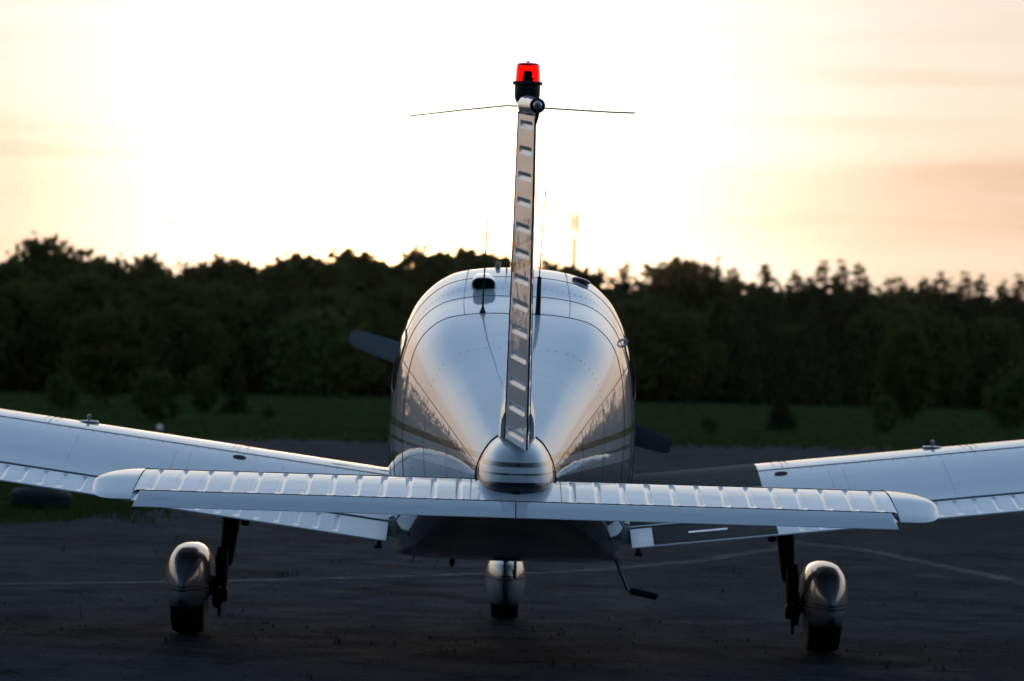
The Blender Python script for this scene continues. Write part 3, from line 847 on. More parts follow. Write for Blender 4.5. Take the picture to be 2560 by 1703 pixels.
# ---- main gear
def main_gear(s):
    X = 1.525 * s
    mb = MB(); rings = []
    for y, w, z0, z1 in ((3.50, .004, .205, .255), (3.53, .022, .18, .30), (3.58, .047, .158, .345), (3.66, .075, .137, .390), (3.77, .096, .122, .420), (3.90, .106, .114, .434), (4.05, .107, .112, .436), (4.2, .103, .114, .425), (4.20, .088, .125, .395), (4.43, .062, .15, .345), (4.49, .03, .19, .29), (4.505, .004, .22, .25)):
        ring = []
        for j in range(40):
            a = 2 * math.pi * j / 40; cx, sz = math.cos(a), math.sin(a)
            zc = (z0 + z1) / 2 - .0; hz = (z1 - z0) / 2
            ex = abs(cx) ** .75 * (1 if cx >= 0 else -1)
            ez = abs(sz) ** (.9 if sz > 0 else .7) * (1 if sz >= 0 else -1)
            ring.append(Vector((X + w * ex, y, zc + hz * ez)))
        rings.append(ring)
    mb.loft(rings)
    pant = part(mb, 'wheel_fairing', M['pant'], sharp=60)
    prof = [(.10, -.055), (.14, -.075), (.175, -.082), (.198, -.074), (.206, -.055), (.209, -.03), (.209, .03), (.206, .055), (.198, .074), (.175, .082), (.14, .075), (.10, .055)]
    ty = part(MB().lathe(prof, (X, 4.0, .207), 'X', 48), 'tyre', M['rubber'])
    part(MB().lathe([(.02, -.06), (.09, -.05), (.102, -.056), (.102, .056), (.09, .05), (.02, .06)], (X, 4.0, .207), 'X', 32), 'rim', M['steel'], ty)
    mb = MB()                                                  # cast leg, tapering down
    top = .70; rings = []
    for z, x, w, d in ((.72, 1.335, .052, .07), (.56, 1.338, .046, .06), (.45, 1.348, .040, .05), (.36, 1.356, .034, .042), (.33, 1.36, .030, .036)):
        rings.append([Vector((x * s + w * math.copysign(abs(math.cos(a)) ** .6, math.cos(a)), 4.02 + d * math.sin(a), z)) for a in np.linspace(0, 2 * math.pi, 20, endpoint=False)])
    mb.loft(rings)
    leg = part(mb, 'gear_leg', M['darkmetal'])
    part(MB().tube([(1.36 * s, 4.02, .36), (1.372 * s, 4.02, .20)], .022, 14), 'oleo_piston', M['steel'], leg)
    mb = MB(); mb.tube([(1.365 * s, 3.965, .41), (1.37 * s, 3.93, .33), (1.372 * s, 3.96, .24)], [.022, .03, .024], 10)
    part(mb, 'torque_link', M['darkmetal'], leg)
    mb = MB(); mb.lathe([(.03, -.02), (.075, -.018), (.085, -.005), (.085, .012), (.05, .02), (.02, .022)], (1.395 * s, 4.0, .207), 'X', 24)
    part(mb, 'brake_disc', M['darkmetal'], leg)
    part(MB().box((1.37 * s - .03, 3.92, .155), (1.37 * s + .03, 3.985, .225), .014), 'brake_caliper', M['darkmetal'], leg)
    part(MB().tube([(1.375 * s, 3.95, .17), (1.378 * s, 3.945, .085)], .008, 8), 'brake_line_fitting', M['darkmetal'], leg)
    part(MB().tube([(1.43 * s, 4.0, .207), (1.36 * s, 4.0, .207)], .024, 12), 'axle', M['steel'], leg)
    part(MB().tube([(1.388 * s, 3.95, .42), (1.396 * s, 3.94, .36), (1.398 * s, 3.95, .30)], .006, 6), 'brake_hose', M['rubber'], leg)
    part(MB().lathe([(.004, .0), (.018, .004), (.022, .03), (.018, .06)], (1.262 * s, 3.9, .525), 'Z', 12), 'tie_down_ring', M['darkmetal'], leg)
main_gear(-1); main_gear(1)

# ---- nose gear
mb = MB(); rings = []
for y, w, z0, z1 in ((5.14, .004, .16, .27), (5.18, .035, .13, .29), (5.26, .068, .10, .315), (5.38, .094, .075, .33), (5.52, .109, .062, .34), (5.68, .11, .06, .342), (5.84, .10, .065, .335), (5.97, .075, .085, .30), (6.05, .04, .12, .25), (6.08, .004, .16, .2)):
    rings.append([Vector((w * math.copysign(abs(math.cos(a)) ** .75, math.cos(a)), y, (z0 + z1) / 2 + (z1 - z0) / 2 * math.copysign(abs(math.sin(a)) ** .8, math.sin(a)))) for a in np.linspace(0, 2 * math.pi, 40, endpoint=False)])
mb.loft(rings)
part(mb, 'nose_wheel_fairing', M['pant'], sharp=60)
mb = MB(); rings = []
for z, w, d0, d1 in ((.30, .07, 5.42, 5.86), (.38, .05, 5.45, 5.82), (.46, .045, 5.48, 5.80), (.62, .045, 5.5, 5.78), (.80, .045, 5.52, 5.76)):
    rings.append([Vector((w * math.cos(a), (d0 + d1) / 2 + (d1 - d0) / 2 * math.sin(a), z)) for a in np.linspace(0, 2 * math.pi, 24, endpoint=False)])
mb.loft(rings)
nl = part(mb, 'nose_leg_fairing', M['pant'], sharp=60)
part(MB().tube([(.045, 5.30, .42), (.047, 5.22, .30), (.045, 5.2, .235)], .008, 8), 'steering_rod', M['darkmetal'], nl)
part(MB().tube([(-.008, 5.13, .40), (-.01, 5.125, .20), (-.012, 5.13, .12)], .006, 8), 'tow_lug', M['darkmetal'], nl)
ty = part(MB().lathe([(.08, -.05), (.12, -.07), (.155, -.078), (.178, -.07), (.187, -.05), (.19, -.02), (.19, .02), (.187, .05), (.178, .07), (.155, .078), (.12, .07), (.08, .05)], (0, 5.6, .188), 'X', 48), 'nose_tyre', M['rubber'])
part(MB().lathe([(.02, -.05), (.075, -.045), (.082, -.05), (.082, .05), (.075, .045), (.02, .05)], (0, 5.6, .188), 'X', 32), 'rim', M['steel'], ty)

# ---- propeller and spinner
PC = Vector((0, 6.42, 1.20))
spn = part(MB().lathe([(.165, -.13), (.168, -.06), (.16, .02), (.135, .10), (.095, .17), (.05, .22), (.001, .245)], PC, 'Y', 32), 'spinner', M['white'])
ang = math.atan2(.279, -.90)
for k in (0, 1):
    a = ang + math.pi * k
    d = Vector((math.cos(a), 0, math.sin(a))); tdir = Vector((-math.sin(a), 0, math.cos(a))); ax = Vector((0, 1, 0))
    mb = MB(); rings = []
    for r, ch, pitch, th in ((.10, .10, 50, .05), (.22, .125, 42, .032), (.40, .145, 33, .022), (.60, .14, 25, .015), (.76, .125, 20, .011), (.88, .108, 17, .009), (.925, .092, 16, .008), (.943, .06, 16, .006)):
        p = math.radians(pitch); cd = tdir * math.cos(p) - ax * math.sin(p); nd = d.cross(cd)
        rings.append([PC + d * r + cd * (ch / 2 * math.cos(q)) + nd * (th / 2 * math.sin(q)) for q in np.linspace(0, 2 * math.pi, 16, endpoint=False)])
    mb.loft(rings)
    part(mb, 'propeller_blade', M['prop'], sharp=60)

# ---- aerials, scoop, handle, step and belly fittings
zr = lambda y, x=0: S(y, x / .16).z
wa = part(MB().lathe([(.014, -.012), (.014, .006), (.009, .016), (.005, .03), (.0035, .045)], (-.150, 2.41, 1.548), 'Z', 14), 'whip_aerial', M['darkmetal'])
part(MB().tube([(-.150, 2.41, 1.585), (-.147, 2.40, 1.72), (-.141, 2.36, 1.96)], [.004, .0036, .0026], 7), 'aerial_rod', M['darkmetal'], wa)
wa = part(MB().tube([(.090, 2.40, 1.535), (.090, 2.40, 1.56), (.091, 2.395, 1.62), (.092, 2.39, 1.715)], [.016, .012, .0105, .009], 10), 'whip_aerial', M['black'])
part(MB().tube([(.092, 2.39, 1.71), (.098, 2.37, 1.9), (.106, 2.34, 2.06)], [.0028, .0024, .0022], 6), 'aerial_rod', M['steel'], wa)
part(MB().tube([(.106, 2.34, 2.058), (.108, 2.335, 2.09)], .0026, 6), 'aerial_tip', M['black'], wa)
part(MB().tube([(-.048, 3.4, 1.755), (-.05, 3.38, 1.80), (-.055, 3.36, 1.868)], [.004, .0025, .0016], 6), 'short_aerial', M['darkmetal'])
part(MB().lathe([(.012, 1.76), (.012, 1.79), (.009, 1.812), (.004, 1.817)], (-.09, 3.5, 0), 'Z', 12), 'temperature_probe', M['steel'])
mb = MB(); rings = []                                        # roof air scoop, open towards the tail
def scoop_ring(y, w, h, up):
    zc = S(y, .95).z + up
    return [Vector((-.152 + w * math.copysign(abs(math.cos(a)) ** .75, math.cos(a)), y, zc + h * math.copysign(abs(math.sin(a)) ** .75, math.sin(a)))) for a in np.linspace(0, 2 * math.pi, 32, endpoint=False)]
for y, w, h, up in ((2.945, .049, .030, .024), (2.915, .0495, .031, .024), (2.912, .054, .035, .024), (2.93, .055, .036, .022), (3.0, .053, .036, .016), (3.1, .045, .030, .006), (3.2, .030, .018, -.002), (3.27, .008, .005, -.006)):
    rings.append(scoop_ring(y, w, h, up))
mb.loft(rings)
sc = part(mb, 'air_scoop', M['white'], sharp=60)
mb = MB(); mb.loft([scoop_ring(2.938, .0485, .0295, .024), scoop_ring(2.943, .0485, .0295, .024)])
part(mb, 'scoop_mouth', M['glass'], sc, smooth=False)
p = S(3.35, 1.95, 1)
mb = MB(); rings = []
for dy, k in ((-.06, .05), (-.055, .45), (-.04, .8), (-.015, 1.), (.02, 1.), (.05, .7), (.07, .05)):
    rings.append([p + Vector((.043 * k * math.cos(a), dy, .013 * k * math.sin(a) - .25 * .043 * k * math.cos(a) + .006)) for a in np.linspace(0, 2 * math.pi, 18, endpoint=False)])
mb.loft(rings)
part(mb, 'roof_aerial_pod', M['reddark'], sharp=60)
hp = S(2.85, 4.3, 1)
mb = MB(); hn = Vector((.95, 0, .3)).normalized(); hu = Vector((-hn.z, 0, hn.x)).normalized()
mb.tube([hp - hu * .013 - hn * .006, hp - hu * .013 + hn * .012, hp - hu * .008 + hn * .021, hp + hu * .003 + hn * .025, hp + hu * .011 + hn * .020, hp + hu * .014 + hn * .011, hp + hu * .014 - hn * .006], .0058, 10)
part(mb, 'grab_handle', M['silver'])
stp = part(MB().tube([(.47, 3.35, .50), (.497, 3.33, .45), (.545, 3.30, .335), (.553, 3.30, .318), (.57, 3.295, .306), (.60, 3.29, .302)], .0095, 10), 'boarding_step', M['steel'])
part(MB().tube([(.565, 3.296, .3075), (.62, 3.29, .297), (.688, 3.28, .284)], .0155, 12), 'step_pad', M['rubber'], stp)
part(MB().tube([(.686, 3.28, .284), (.692, 3.28, .283), (.692, 3.28, .297)], .005, 8), 'step_end_lug', M['steel'], stp)
for s in (-1, 1):
    vt = part(MB().tube([(.605 * s, 3.42, .53), (.604 * s, 3.41, .474)], .0125, 12), 'flap_hinge_post', M['steel'])
    part(MB().tube([(.588 * s, 3.41, .472), (.622 * s, 3.41, .470)], .009, 8), 'hinge_bolt', M['darkmetal'], vt)
part(MB().tube([(-.262, 3.5, .43), (-.262, 3.5, .40), (-.262, 3.49, .385)], [.014, .013, .006], 12), 'belly_drain', M['black'])
part(MB().tube([(-.44, 3.4, .45), (-.44, 3.4, .415)], .004, 6), 'drain_tube', M['steel'])
for s in (-1, 1):                                            # wing root fillet strips
    part(MB().tube([(.555 * s, y, wu(max(y, 3.2)) + .004) for y in np.linspace(3.56, 4.7, 12)], .012, 8), 'wing_root_seal', M['white'])

# ------------------------------------------------------------------ trees
def leaf_mat(name, c1, c2, trans=.35):
    m = mat(name, c1, .9, spec=.02)
    g = N(m); co = g.coord('Object')
    oi = g.new('ShaderNodeObjectInfo')
    n = g.noise(co, 6, 3)
    c = g.mix(g.ramp(n, [(.35, 0.), (.7, 1.)]), c1, c2)
    c = g.mix(g.math('MULTIPLY', oi.outputs['Random'], .5), c, tuple(x * .55 for x in c1))
    g.link(c, g.b.inputs['Base Color'])
    tb = g.new('ShaderNodeBsdfTranslucent'); g.link(g.mix(.5, c, (.22, .17, .03)), tb.inputs['Color'])
    mx = g.new('ShaderNodeMixShader'); mx.inputs[0].default_value = trans
    g.link(g.b.outputs[0], mx.inputs[1]); g.link(tb.outputs[0], mx.inputs[2]); g.link(mx.outputs[0], g.o.inputs[0])
    return m
LM = {'conifer': leaf_mat('conifer_needles', (.022, .036, .016), (.036, .050, .020), .15),
      'broadleaf': leaf_mat('broad_leaves', (.034, .052, .018), (.055, .070, .022), .3),
      'sparse': leaf_mat('birch_leaves', (.045, .060, .022), (.070, .080, .028), .35),
      'shrub': leaf_mat('shrub_leaves', (.036, .060, .020), (.060, .080, .026), .25)}
BARK = mat('bark', (.045, .036, .028), .9)
g = N(BARK); _c = g.coord('Object')
g.link(g.mix(g.noise(_c, 12, 5), (.028, .022, .018), (.075, .062, .05)), g.b.inputs['Base Color'])

def leaf_quads(rs, centres, normals_up, size, jitter=.5):
    """random quads round the given centres -> (verts, faces)"""
    n = len(centres)
    a = rs.normal(size=(n, 3)); a /= np.linalg.norm(a, axis=1, keepdims=True)
    b = rs.normal(size=(n, 3)); b -= a * (a * b).sum(1, keepdims=True); b /= np.linalg.norm(b, axis=1, keepdims=True)
    s = size * (1 + jitter * rs.uniform(-1, 1, (n, 1)))
    v = np.stack([centres - a * s, centres - b * s * .55, centres + a * s, centres + b * s * .55], 1).reshape(-1, 3)
    f = np.arange(n * 4).reshape(-1, 4)
    return v, f

def crown_points(kind, rs, dens=1.0, lv=26):
    """leaf centres for a tree of height 1 standing at the origin"""
    P = []
    if kind == 'conifer':
        for i in range(lv):
            h = .10 + .88 * (i / (lv - 1)) ** .92
            R = .165 * (1 - (h - .08) / .94) ** .72 + .008
            nb = max(5, int((12 if lv > 20 else 9) - 5 * h))
            for k in range(nb):
                az = rs.uniform(0, 2 * math.pi); r1 = R * rs.uniform(.6, 1.12)
                m = max(2, int(10 * (r1 / .15) * dens) + 1)
                for q in np.linspace(.25, 1, m):
                    P.append((math.cos(az) * r1 * q + rs.normal() * .008, math.sin(az) * r1 * q + rs.normal() * .008, h - .05 * q * q + rs.normal() * .008))
        P += [(rs.normal() * .003, rs.normal() * .003, z) for z in np.linspace(.93, 1.0, 5)]
    else:
        nc, rad, lo = {'broadleaf': (60 if lv > 20 else 36, .30, .10), 'sparse': (24, .20, .35), 'shrub': (40, .48, .06)}[kind]
        per = {'broadleaf': 62, 'sparse': 22, 'shrub': 36}[kind]
        for i in range(nc):
            u = rs.uniform(-1, 1); az = rs.uniform(0, 2 * math.pi); rr = rs.uniform(.35, 1) ** .5
            hc = (1 + lo) / 2; hh = (1 - lo) / 2
            prof = math.sqrt(1 - u * u) * (1 - .22 * u)
            c = np.array([math.cos(az) * rad * prof * rr, math.sin(az) * rad * prof * rr, hc + hh * .93 * u * (.75 + .25 * rr)])
            cr = rad * rs.uniform(.2, .40) * (.8 if kind == 'sparse' else 1)
            pts = rs.normal(size=(int(per * dens), 3)) * cr * np.array([.6, .6, .5]) + c
            P += [tuple(p) for p in pts if p[2] > .02]
    return np.array(P)

def tree_proto(kind, seed):
    rs = np.random.RandomState(seed)
    P = crown_points(kind, rs)
    size = {'conifer': .027, 'broadleaf': .034, 'sparse': .021, 'shrub': .055}[kind]
    v, f = leaf_quads(rs, P, None, size if kind != 'conifer' else size * (1.15 - .6 * P[:, 2:3]))
    me = bpy.data.meshes.new('crown'); me.from_pydata(v.tolist(), [], f.tolist()); me.materials.append(LM[kind])
    mb = MB()
    top = {'conifer': .96, 'broadleaf': .8, 'sparse': .9, 'shrub': .5}[kind]
    r0 = {'conifer': .016, 'broadleaf': .02, 'sparse': .013, 'shrub': .02}[kind]
    mb.tube([(rs.normal() * .004 * (i > 0), rs.normal() * .004 * (i > 0), -.02 + (top + .02) * i / 6) for i in range(7)], [r0 * (1 - .9 * i / 6) for i in range(7)], 7)
    if kind != 'conifer':
        for k in range(9):
            h = rs.uniform(.25 if kind != 'shrub' else .05, .7) * top; az = rs.uniform(0, 6.28); L = rs.uniform(.1, .24) * (1.6 if kind == 'shrub' else 1)
            mb.tube([(0, 0, h), (math.cos(az) * L * .5, math.sin(az) * L * .5, h + L * .45), (math.cos(az) * L, math.sin(az) * L, h + L * .8)], [r0 * .45, r0 * .3, r0 * .1], 5)
    mt = bpy.data.meshes.new('trunk'); mt.from_pydata(mb.v, [], mb.f); mt.materials.append(BARK); mt.shade_smooth()
    return me, mt
PROTO = {k: [tree_proto(k, 11 * i + 3 + len(k)) for i in range(n)] for k, n in (('conifer', 4), ('broadleaf', 4), ('sparse', 2), ('shrub', 4))}
NAMES = {'conifer': 'conifer_tree', 'broadleaf': 'broadleaf_tree', 'sparse': 'birch_tree', 'shrub': 'shrub'}
def place_tree(kind, x, y, H, label, group=None, width=1., var=None, cat=None):
    crown, trunk = PROTO[kind][(var if var is not None else rnd.randrange(99)) % len(PROTO[kind])]
    e = empty(NAMES[kind], (x, y, -.012))
    e.scale = (H * width, H * width, H); e.rotation_euler.z = rnd.uniform(0, 6.28)
    for nm, me in (('crown', crown), ('trunk', trunk)):
        o = bpy.data.objects.new(nm, me); COL.objects.link(o); o.parent = e
    tag(e, label, cat or ('shrub' if kind == 'shrub' else 'tree'), group)
    return e

def edge_dist(tx):          # distance from the camera to the forest edge, by tan(azimuth)
    return 262 + 470 * tx + 500 * tx * abs(tx)
SKY = [(-.1531, .0317, 'b'), (-.1493, .0325, 'c'), (-.1434, .0301, 'b'), (-.1378, .0385, 'B'), (-.1318, .0337, 'b'), (-.1253, .0319, 'c'), (-.1182, .033, 'b'), (-.1085, .0327, 'b'), (-.1026, .0286, 'b'), (-.0975, .0319, 'c'), (-.0943, .0335, 's'), (-.0897, .0315, 'c'), (-.0846, .0334, 'b'), (-.0787, .0311, 'c'), (-.073, .0348, 'b'), (-.0639, .035, 'b'), (-.0575, .0353, 'b'), (-.0478, .0365, 'b'), (-.0406, .0339, 'c'), (-.0361, .0346, 'b'), (-.0258, .0375, 'b'), (-.0174, .0375, 'b'), (-.009, .039, 'b'), (-.0025, .036, 'c'), (.0085, .037, 'c'), (.0151, .0343, 'b'), (.0255, .034, 'c'), (.0332, .0358, 'c'), (.0397, .034, 'c'), (.0441, .0358, 'c'), (.0518, .0386, 'b'), (.0603, .0358, 'c'), (.0655, .035, 'c'), (.0752, .0366, 'c'), (.0837, .0347, 'c'), (.0882, .0333, 'c'), (.0926, .0376, 'c'), (.0972, .038, 'c'), (.103, .0372, 'c'), (.112, .038, 's'), (.1172, .0384, 's'), (.1225, .034, 'c'), (.1277, .0354, 'c'), (.1341, .0356, 'c'), (.1393, .035, 'c'), (.1459, .0335, 'c'), (.1503, .0354, 'c')]
LBL = {'c': ('conifer', 'dark pointed conifer standing in the forest edge beyond the meadow', 'conifers of the forest edge'),
       'b': ('broadleaf', 'dark round-crowned broadleaf tree standing in the forest edge beyond the meadow', 'broadleaf trees of the forest edge'),
       's': ('sparse', 'thin see-through birch rising above the forest edge', 'birches above the forest edge')}
for tx, tz, k in SKY:
    d = edge_dist(tx) + rnd.uniform(6, 14)
    H = 1.26 + tz * d
    if k == 'B':
        place_tree('broadleaf', tx * d, d + CAM_Y, H, 'broad bushy tree rising highest above the forest edge', None, 1.15, 1)
        continue
    kind, lab, grp = LBL[k]
    place_tree(kind, tx * d, d + CAM_Y, H * (1.035 if k == 'c' else 1), lab, grp, {'c': rnd.uniform(1.6, 2.4), 'b': rnd.uniform(.95, 1.3), 's': 1.0}[k])
for i in range(78):          # lower trees of the edge that close the wood below the skyline
    tx = -.162 + .326 * (i + rnd.uniform(.1, .9)) / 78
    d = edge_dist(tx) + rnd.uniform(-8, 8)
    k = 'b' if rnd.random() < (.65 if tx < .02 else .3) else 'c'
    kind, lab, grp = LBL[k]
    place_tree(kind, tx * d, d + CAM_Y, 1.25 + d * rnd.uniform(.019, .0285), lab, grp, {'c': rnd.uniform(1.2, 1.7), 'b': rnd.uniform(.95, 1.3)}[k])

# single trees and bushes on the meadow
SHRUBS = [
    ('shrub', -8.73, 71.4, 1.25, 1.0, 'dark dense bush standing alone near the taxiway edge lamp'),
    ('shrub', -9.6, 92, 1.35, .75, 'bush on the meadow just behind the dark dense bush by the edge lamp'),
    ('conifer', -8.5, 92, 1.5, 1.9, 'young conifer on the meadow between the dark bush and the bare grass'),
    ('shrub', -13.9, 92, 1.1, 1.0, 'low rounded bush in front of the pale young tree'),
    ('broadleaf', -14.2, 106, 3.5, 1.15, 'pale young broadleaf tree on the meadow behind a low rounded bush'),
    ('broadleaf', -22.3, 160, 6.2, .95, 'light green broadleaf tree standing out in front of the forest'),
    ('shrub', -11.5, 190, 5.2, 1.25, 'wide pale thicket bush in front of the forest on the propeller side'),
    ('conifer', 8.4, 91.8, 1.35, 2.4, 'small dark bushy conifer alone on the meadow grass'),
    ('shrub', 12.1, 96.6, 1.15, .8, 'narrow dark bush at the foot of the big meadow tree'),
    ('broadleaf', 17.4, 136, 4.3, .85, 'big leafy tree standing alone on the meadow'),
    ('shrub', 19.6, 119, 2.3, .9, 'dense bush on the meadow beside the big leafy tree'),
    ('shrub', 17.6, 290, 7.0, 1.35, 'wide pale thicket bush against the conifers of the forest edge'),
    ('shrub', 23.6, 290, 6.0, 1.1, 'smaller thicket bush beside the wide pale thicket at the conifers'),
]
for i, (kind, x, y, H, w, lab) in enumerate(SHRUBS):
    place_tree(kind, x, y, H, lab, None, w, i)
for i, (x, y) in enumerate(((-3.3, 118), (-6.9, 84), (1.5, 60), (10.2, 108), (5.6, 82))):
    place_tree('shrub', x, y, rnd.uniform(.3, .5), 'low clump of weeds on the meadow grass', 'weed clumps on the meadow', 1.0)

# the rest of the woodland all round the airfield, one mass
rs = np.random.RandomState(5)
V, F, n0 = [], [], 0
def wood_tree(kind, x, y, H, dens, width):
    global n0
    P = crown_points(kind, rs, dens, 15) * np.array([H * width, H * width, H]) + np.array([x, y, 0])
    v, f = leaf_quads(rs, P, None, (.05 if kind == 'broadleaf' else .042) * H)
    V.append(v); F.append(f + n0); n0 += len(v)
for row, (off, cap) in enumerate(((15, .029), (22, .0305), (32, .0305), (55, .026), (80, .026), (105, .026))):
    for i in range(120):
        tx = -.2 + .4 * (i + rs.uniform(0, 1)) / 120
        d = edge_dist(tx) + off + rs.uniform(-3, 3)
        wood_tree('broadleaf' if rs.uniform() < (.7 if tx < .02 else .3) else 'conifer', tx * d, d + CAM_Y, (1.25 + d * cap * rs.uniform(.80, 1.02)), .35 if row < 3 else .2, 1.7)
for i in range(420):                      # undergrowth along the foot of the wood
    tx = -.2 + .4 * (i + rs.uniform(0, 1)) / 420
    d = edge_dist(tx) + rs.uniform(-5, 38)
    wood_tree('shrub', tx * d, d + CAM_Y, rs.uniform(2.5, 5.5), .35, 1.0)
for row in range(2):
    for i in range(420):
        az = math.radians(11.0 + 338 * (i + rs.uniform(0, 1)) / 420)
        a = abs((az + math.pi) % (2 * math.pi) - math.pi)
        side = math.sin(az)
        base = 250 + (31 - 250) * smooth01((a - .5) / 1.3)
        d = base + row * 9 + rs.uniform(-5, 5)
        H = rs.uniform(.62, 1.12) * (11.5 + 7 * smooth01((a - 1.2) / .8))
        con = rs.uniform() < (.9 if a < 1.1 else .5)
        wood_tree('conifer' if con else 'broadleaf', math.sin(az) * d, math.cos(az) * d + CAM_Y, H * (rs.uniform(.7, 1.15) if a < 1.1 else 1), .3, rs.uniform(.8, 1.2) if con and a < 1.1 else 1.7)
        wood_tree('shrub', math.sin(az + .004) * (d - 3), math.cos(az + .004) * (d - 3) + CAM_Y, rs.uniform(3, 5.5), .4, 1.6)
V = np.concatenate(V); F = np.concatenate(F)
me = bpy.data.meshes.new('woodland'); me.from_pydata(V.tolist(), [], F.tolist()); me.materials.append(LM['conifer'])
o = bpy.data.objects.new('woodland', me); COL.objects.link(o); o['kind'] = 'stuff'
tag(o, 'dense dark woodland closing off the airfield behind the first trees', 'woodland')

# ------------------------------------------------------------------ grass tufts, loose stones
def blades(name, spots, hmin, hmax, w, label, material):
    v, f = [], []
    for x, y in spots:
        for b in range(6):
            a = rnd.uniform(0, 6.28); h = rnd.uniform(hmin, hmax); l = rnd.uniform(.1, .6) * h
            bx, by = x + rnd.gauss(0, h * .5), y + rnd.gauss(0, h * .5)
            dx, dy = math.cos(a) * w, math.sin(a) * w
            n = len(v)
            v += [(bx - dx, by - dy, -.015), (bx + dx, by + dy, -.015), (bx - dy / w * l, by + dx / w * l, h)]
            f.append((n, n + 1, n + 2))
    o = mesh_obj(name, v, f, material, None, False)
    o['kind'] = 'stuff'; tag(o, label, 'grass'); return o
GRASSM = leaf_mat('grass_blades', (.032, .056, .016), (.050, .072, .022), .12)
sp = []
for i in range(2600): sp.append((rnd.uniform(-9, -3.6), rnd.uniform(14.6, 36)))
sp = [(x, y) for x, y in sp if not (x > -4.1 and y < 15.0) and not (x > -3.5 and y < 18.6)]
sp += [(-3.3 + rnd.gauss(0, .35), rnd.uniform(15.5, 21)) for i in range(120)] + [(rnd.uniform(-3.2, -2.2), rnd.uniform(19, 34)) for i in range(500)]
sp += [(rnd.uniform(5.3, 13), rnd.uniform(42, 50)) for i in range(0)]
blades('grass_verge', sp, .03, .10, .006, 'short rough grass on the verge beside the asphalt', GRASSM)
sp = []
while len(sp) < 5200:
    d = 66 + 190 * rnd.random() ** 1.3; tx = rnd.uniform(-.17, .17)
    sp.append((tx * d, d + CAM_Y + 24 * tx + (4 if tx > 0 else 0)))
blades('meadow_grass', sp, .05, .15, .016, 'tall meadow grass between the taxiway and the forest', GRASSM)
sp = [(rnd.uniform(-3.2, 3.2), 9 + rnd.gauss(0, 4)) for i in range(16)] + [(-1.35 + rnd.gauss(0, .06), 8.9 + rnd.gauss(0, .06)) for i in range(6)] + [(.1 + rnd.gauss(0, 1.4), 2.5 + rnd.gauss(0, .8)) for i in range(8)]
blades('crack_weeds', sp, .015, .045, .004, 'small weeds growing in the asphalt cracks', GRASSM)
STONE = mat('stone_chips', (.2, .19, .18), .8)
g = N(STONE); g.link(g.mix(g.noise(g.coord('Object'), 3, 2), (.015, .016, .018), (.13, .13, .125)), g.b.inputs['Base Color'])
v, f = [], []
for i in range(4200):
    y = -1.0 + 16 * rnd.random() ** 1.5; x = rnd.uniform(-1, 1) * (2.0 + .17 * (y + 1)) 
    r = rnd.choice((.003, .003, .004, .005, .006, .011)); n = len(v)
    q = [(x + r * math.cos(a + i) * rnd.uniform(.6, 1.3), y + r * math.sin(a + i) * rnd.uniform(.6, 1.3), -.006) for a in (0, 1.57, 3.14, 4.71)]
    v += q + [(x + r * .2, y, r * rnd.uniform(.5, 1.0))]
    f += [(n, n + 1, n + 4), (n + 1, n + 2, n + 4), (n + 2, n + 3, n + 4), (n + 3, n, n + 4)]
o = mesh_obj('stone_chips', v, f, STONE, None, False); o['kind'] = 'stuff'
tag(o, 'pale loose stone chips scattered over the asphalt', 'gravel')

# ------------------------------------------------------------------ old tyre, edge lamp, mast, bird
TB = empty('old_tyre', (-4.19, 18.0, 0)); tag(TB, 'old black tyre lying flat on the grass verge', 'tyre')
TB.rotation_euler = (math.radians(1.5), math.radians(2), .3)
MB().lathe([(.15, .02), (.17, .0), (.22, -.012), (.25, .0), (.27, .03), (.272, .075), (.27, .12), (.25, .15), (.22, .162), (.17, .15), (.15, .13), (.162, .075)] + [(.15, .02)], (0, 0, 0), 'Z', 48).build('casing', M['rubber'], TB)
mb = MB()
for k in range(40):
    a = 2 * math.pi * k / 40; c, s = math.cos(a), math.sin(a)
    p = Vector((c * .271, s * .271, .075)); t = Vector((-s, c, 0)) * .012
    mb.add([p - t + Vector((0, 0, -.05)), p + t + Vector((0, 0, -.05)), p + t + Vector((0, 0, .05)), p - t + Vector((0, 0, .05))] + [q + Vector((c, s, 0)) * .007 for q in (p - t + Vector((0, 0, -.045)), p + t + Vector((0, 0, -.045)), p + t + Vector((0, 0, .045)), p - t + Vector((0, 0, .045)))],
           [(0, 1, 5, 4), (1, 2, 6, 5), (2, 3, 7, 6), (3, 0, 4, 7), (4, 5, 6, 7)])
mb.build('tread_blocks', M['rubber'], TB, smooth=False)['kind'] = 'stuff'

EL = empty('taxiway_edge_lamp', (-6.86, 53.75, -.012)); tag(EL, 'small taxiway edge lamp with white dome on dark stem', 'lamp')
MB().lathe([(.09, 0), (.09, .02), (.03, .03), (.025, .10), (.05, .115), (.055, .13)], (0, 0, 0), 'Z', 16).build('stem', M['darkmetal'], EL)
MB().lathe([(.055, .13), (.06, .16), (.055, .20), (.04, .225), (.015, .238), (.001, .24)], (0, 0, 0), 'Z', 18).build('dome', mat('white_dome', (.75, .72, .68), .3), EL)
mst = empty('radio_mast', (7.3, 400, 0)); tag(mst, 'slim radio mast with panel aerials rising behind the forest', 'mast')
STEELM = mat('galvanised_steel', (.16, .15, .14), .5, .6)
MB().tube([(0, 0, 0), (0, 0, 12), (0, 0, 19.2)], [.33, .29, .27], 12).build('pole', STEELM, mst)
MB().tube([(0, 0, 19), (0, 0, 22.6)], .05, 8).build('top_spike', STEELM, mst)
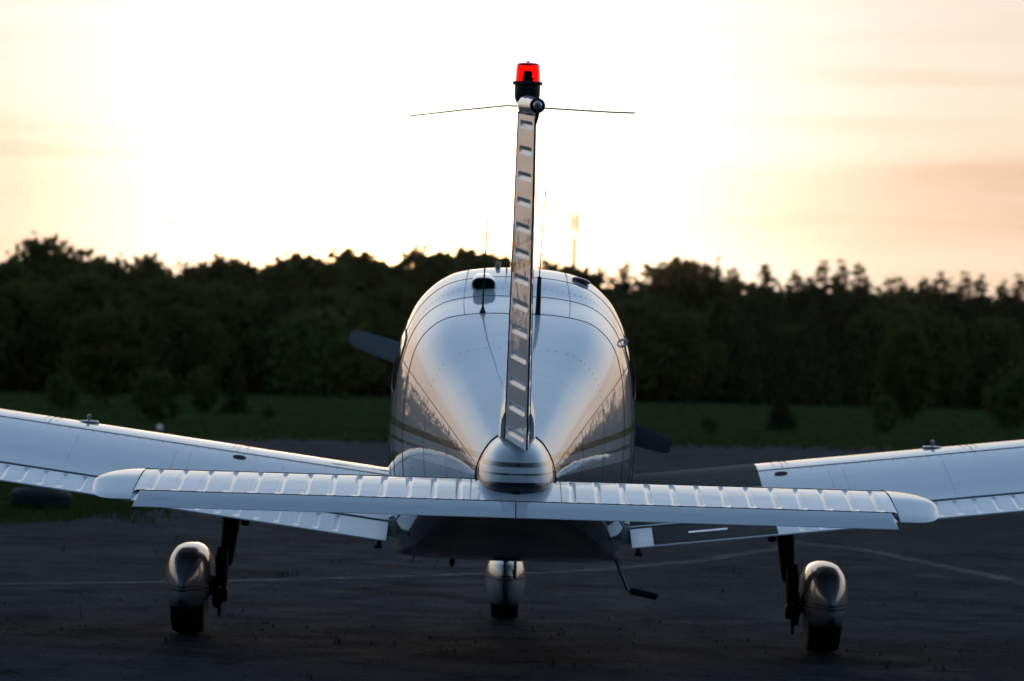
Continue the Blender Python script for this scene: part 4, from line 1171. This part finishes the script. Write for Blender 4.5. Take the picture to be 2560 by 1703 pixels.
for dx, z0, z1 in ((-.42, 20.0, 22.6), (.40, 19.6, 22.5), (.0, 20.2, 22.0)):
    pa = MB().box((dx - .15, -.12, z0), (dx + .15, .12, z1), .03).build('panel_aerial', STEELM, mst)
    MB().tube([(0, 0, (z0 + z1) / 2), (dx, 0, (z0 + z1) / 2)], .03, 6).build('mounting_arm', STEELM, pa)
MB().lathe([(.2, 19.1), (.62, 19.15), (.62, 19.22), (.2, 19.27)], (0, 0, 0), 'Z', 16).build('platform', STEELM, mst)

bird = mesh_obj('bird', *(lambda: (
    [(0, -.16, 0), (.03, -.02, .02), (0, .14, .015), (-.03, -.02, .02), (0, -.01, -.03), (.17, .03, .10), (.30, -.05, .15), (.16, -.06, .09), (-.17, .03, .10), (-.30, -.05, .15), (-.16, -.06, .09), (.03, .05, .02), (-.03, .05, .02), (.03, -.22, 0), (-.03, -.22, 0), (0, .19, .02)],
    [(0, 1, 2, 3), (0, 4, 1), (1, 4, 2), (2, 4, 3), (3, 4, 0), (1, 11, 5, 7), (5, 6, 7), (3, 10, 8, 12), (8, 10, 9), (0, 13, 14), (11, 15, 12)]))(), mat('bird_feathers', (.03, .028, .026), .8), None, False)
bird.location = (-7.41, 60, 4.46); bird.rotation_euler.z = .9; bird.scale = (.42, .42, .42)
tag(bird, 'small dark bird gliding in the bright sky', 'bird')


# ------------------------------------------------------------------ thin haze volume, added to stand in for lens glare round the sun
HZ = bpy.data.materials.new('glare_haze'); HZ.use_nodes = True
hn = HZ.node_tree.nodes; hn.clear()
ho = hn.new('ShaderNodeOutputMaterial'); hv = hn.new('ShaderNodeVolumePrincipled')
hv.inputs['Density'].default_value = .00003
hv.inputs['Color'].default_value = (.95, .92, .9, 1)
hv.inputs['Anisotropy'].default_value = .93
HZ.node_tree.links.new(hv.outputs[0], ho.inputs['Volume'])
hz = MB().box((-3100, -3100, -1.1), (3100, 3100, 40)).build('haze', HZ, None, smooth=False)
hz['kind'] = 'stuff'
tag(hz, 'thin haze added over the whole airfield for glare round the sun', 'haze')
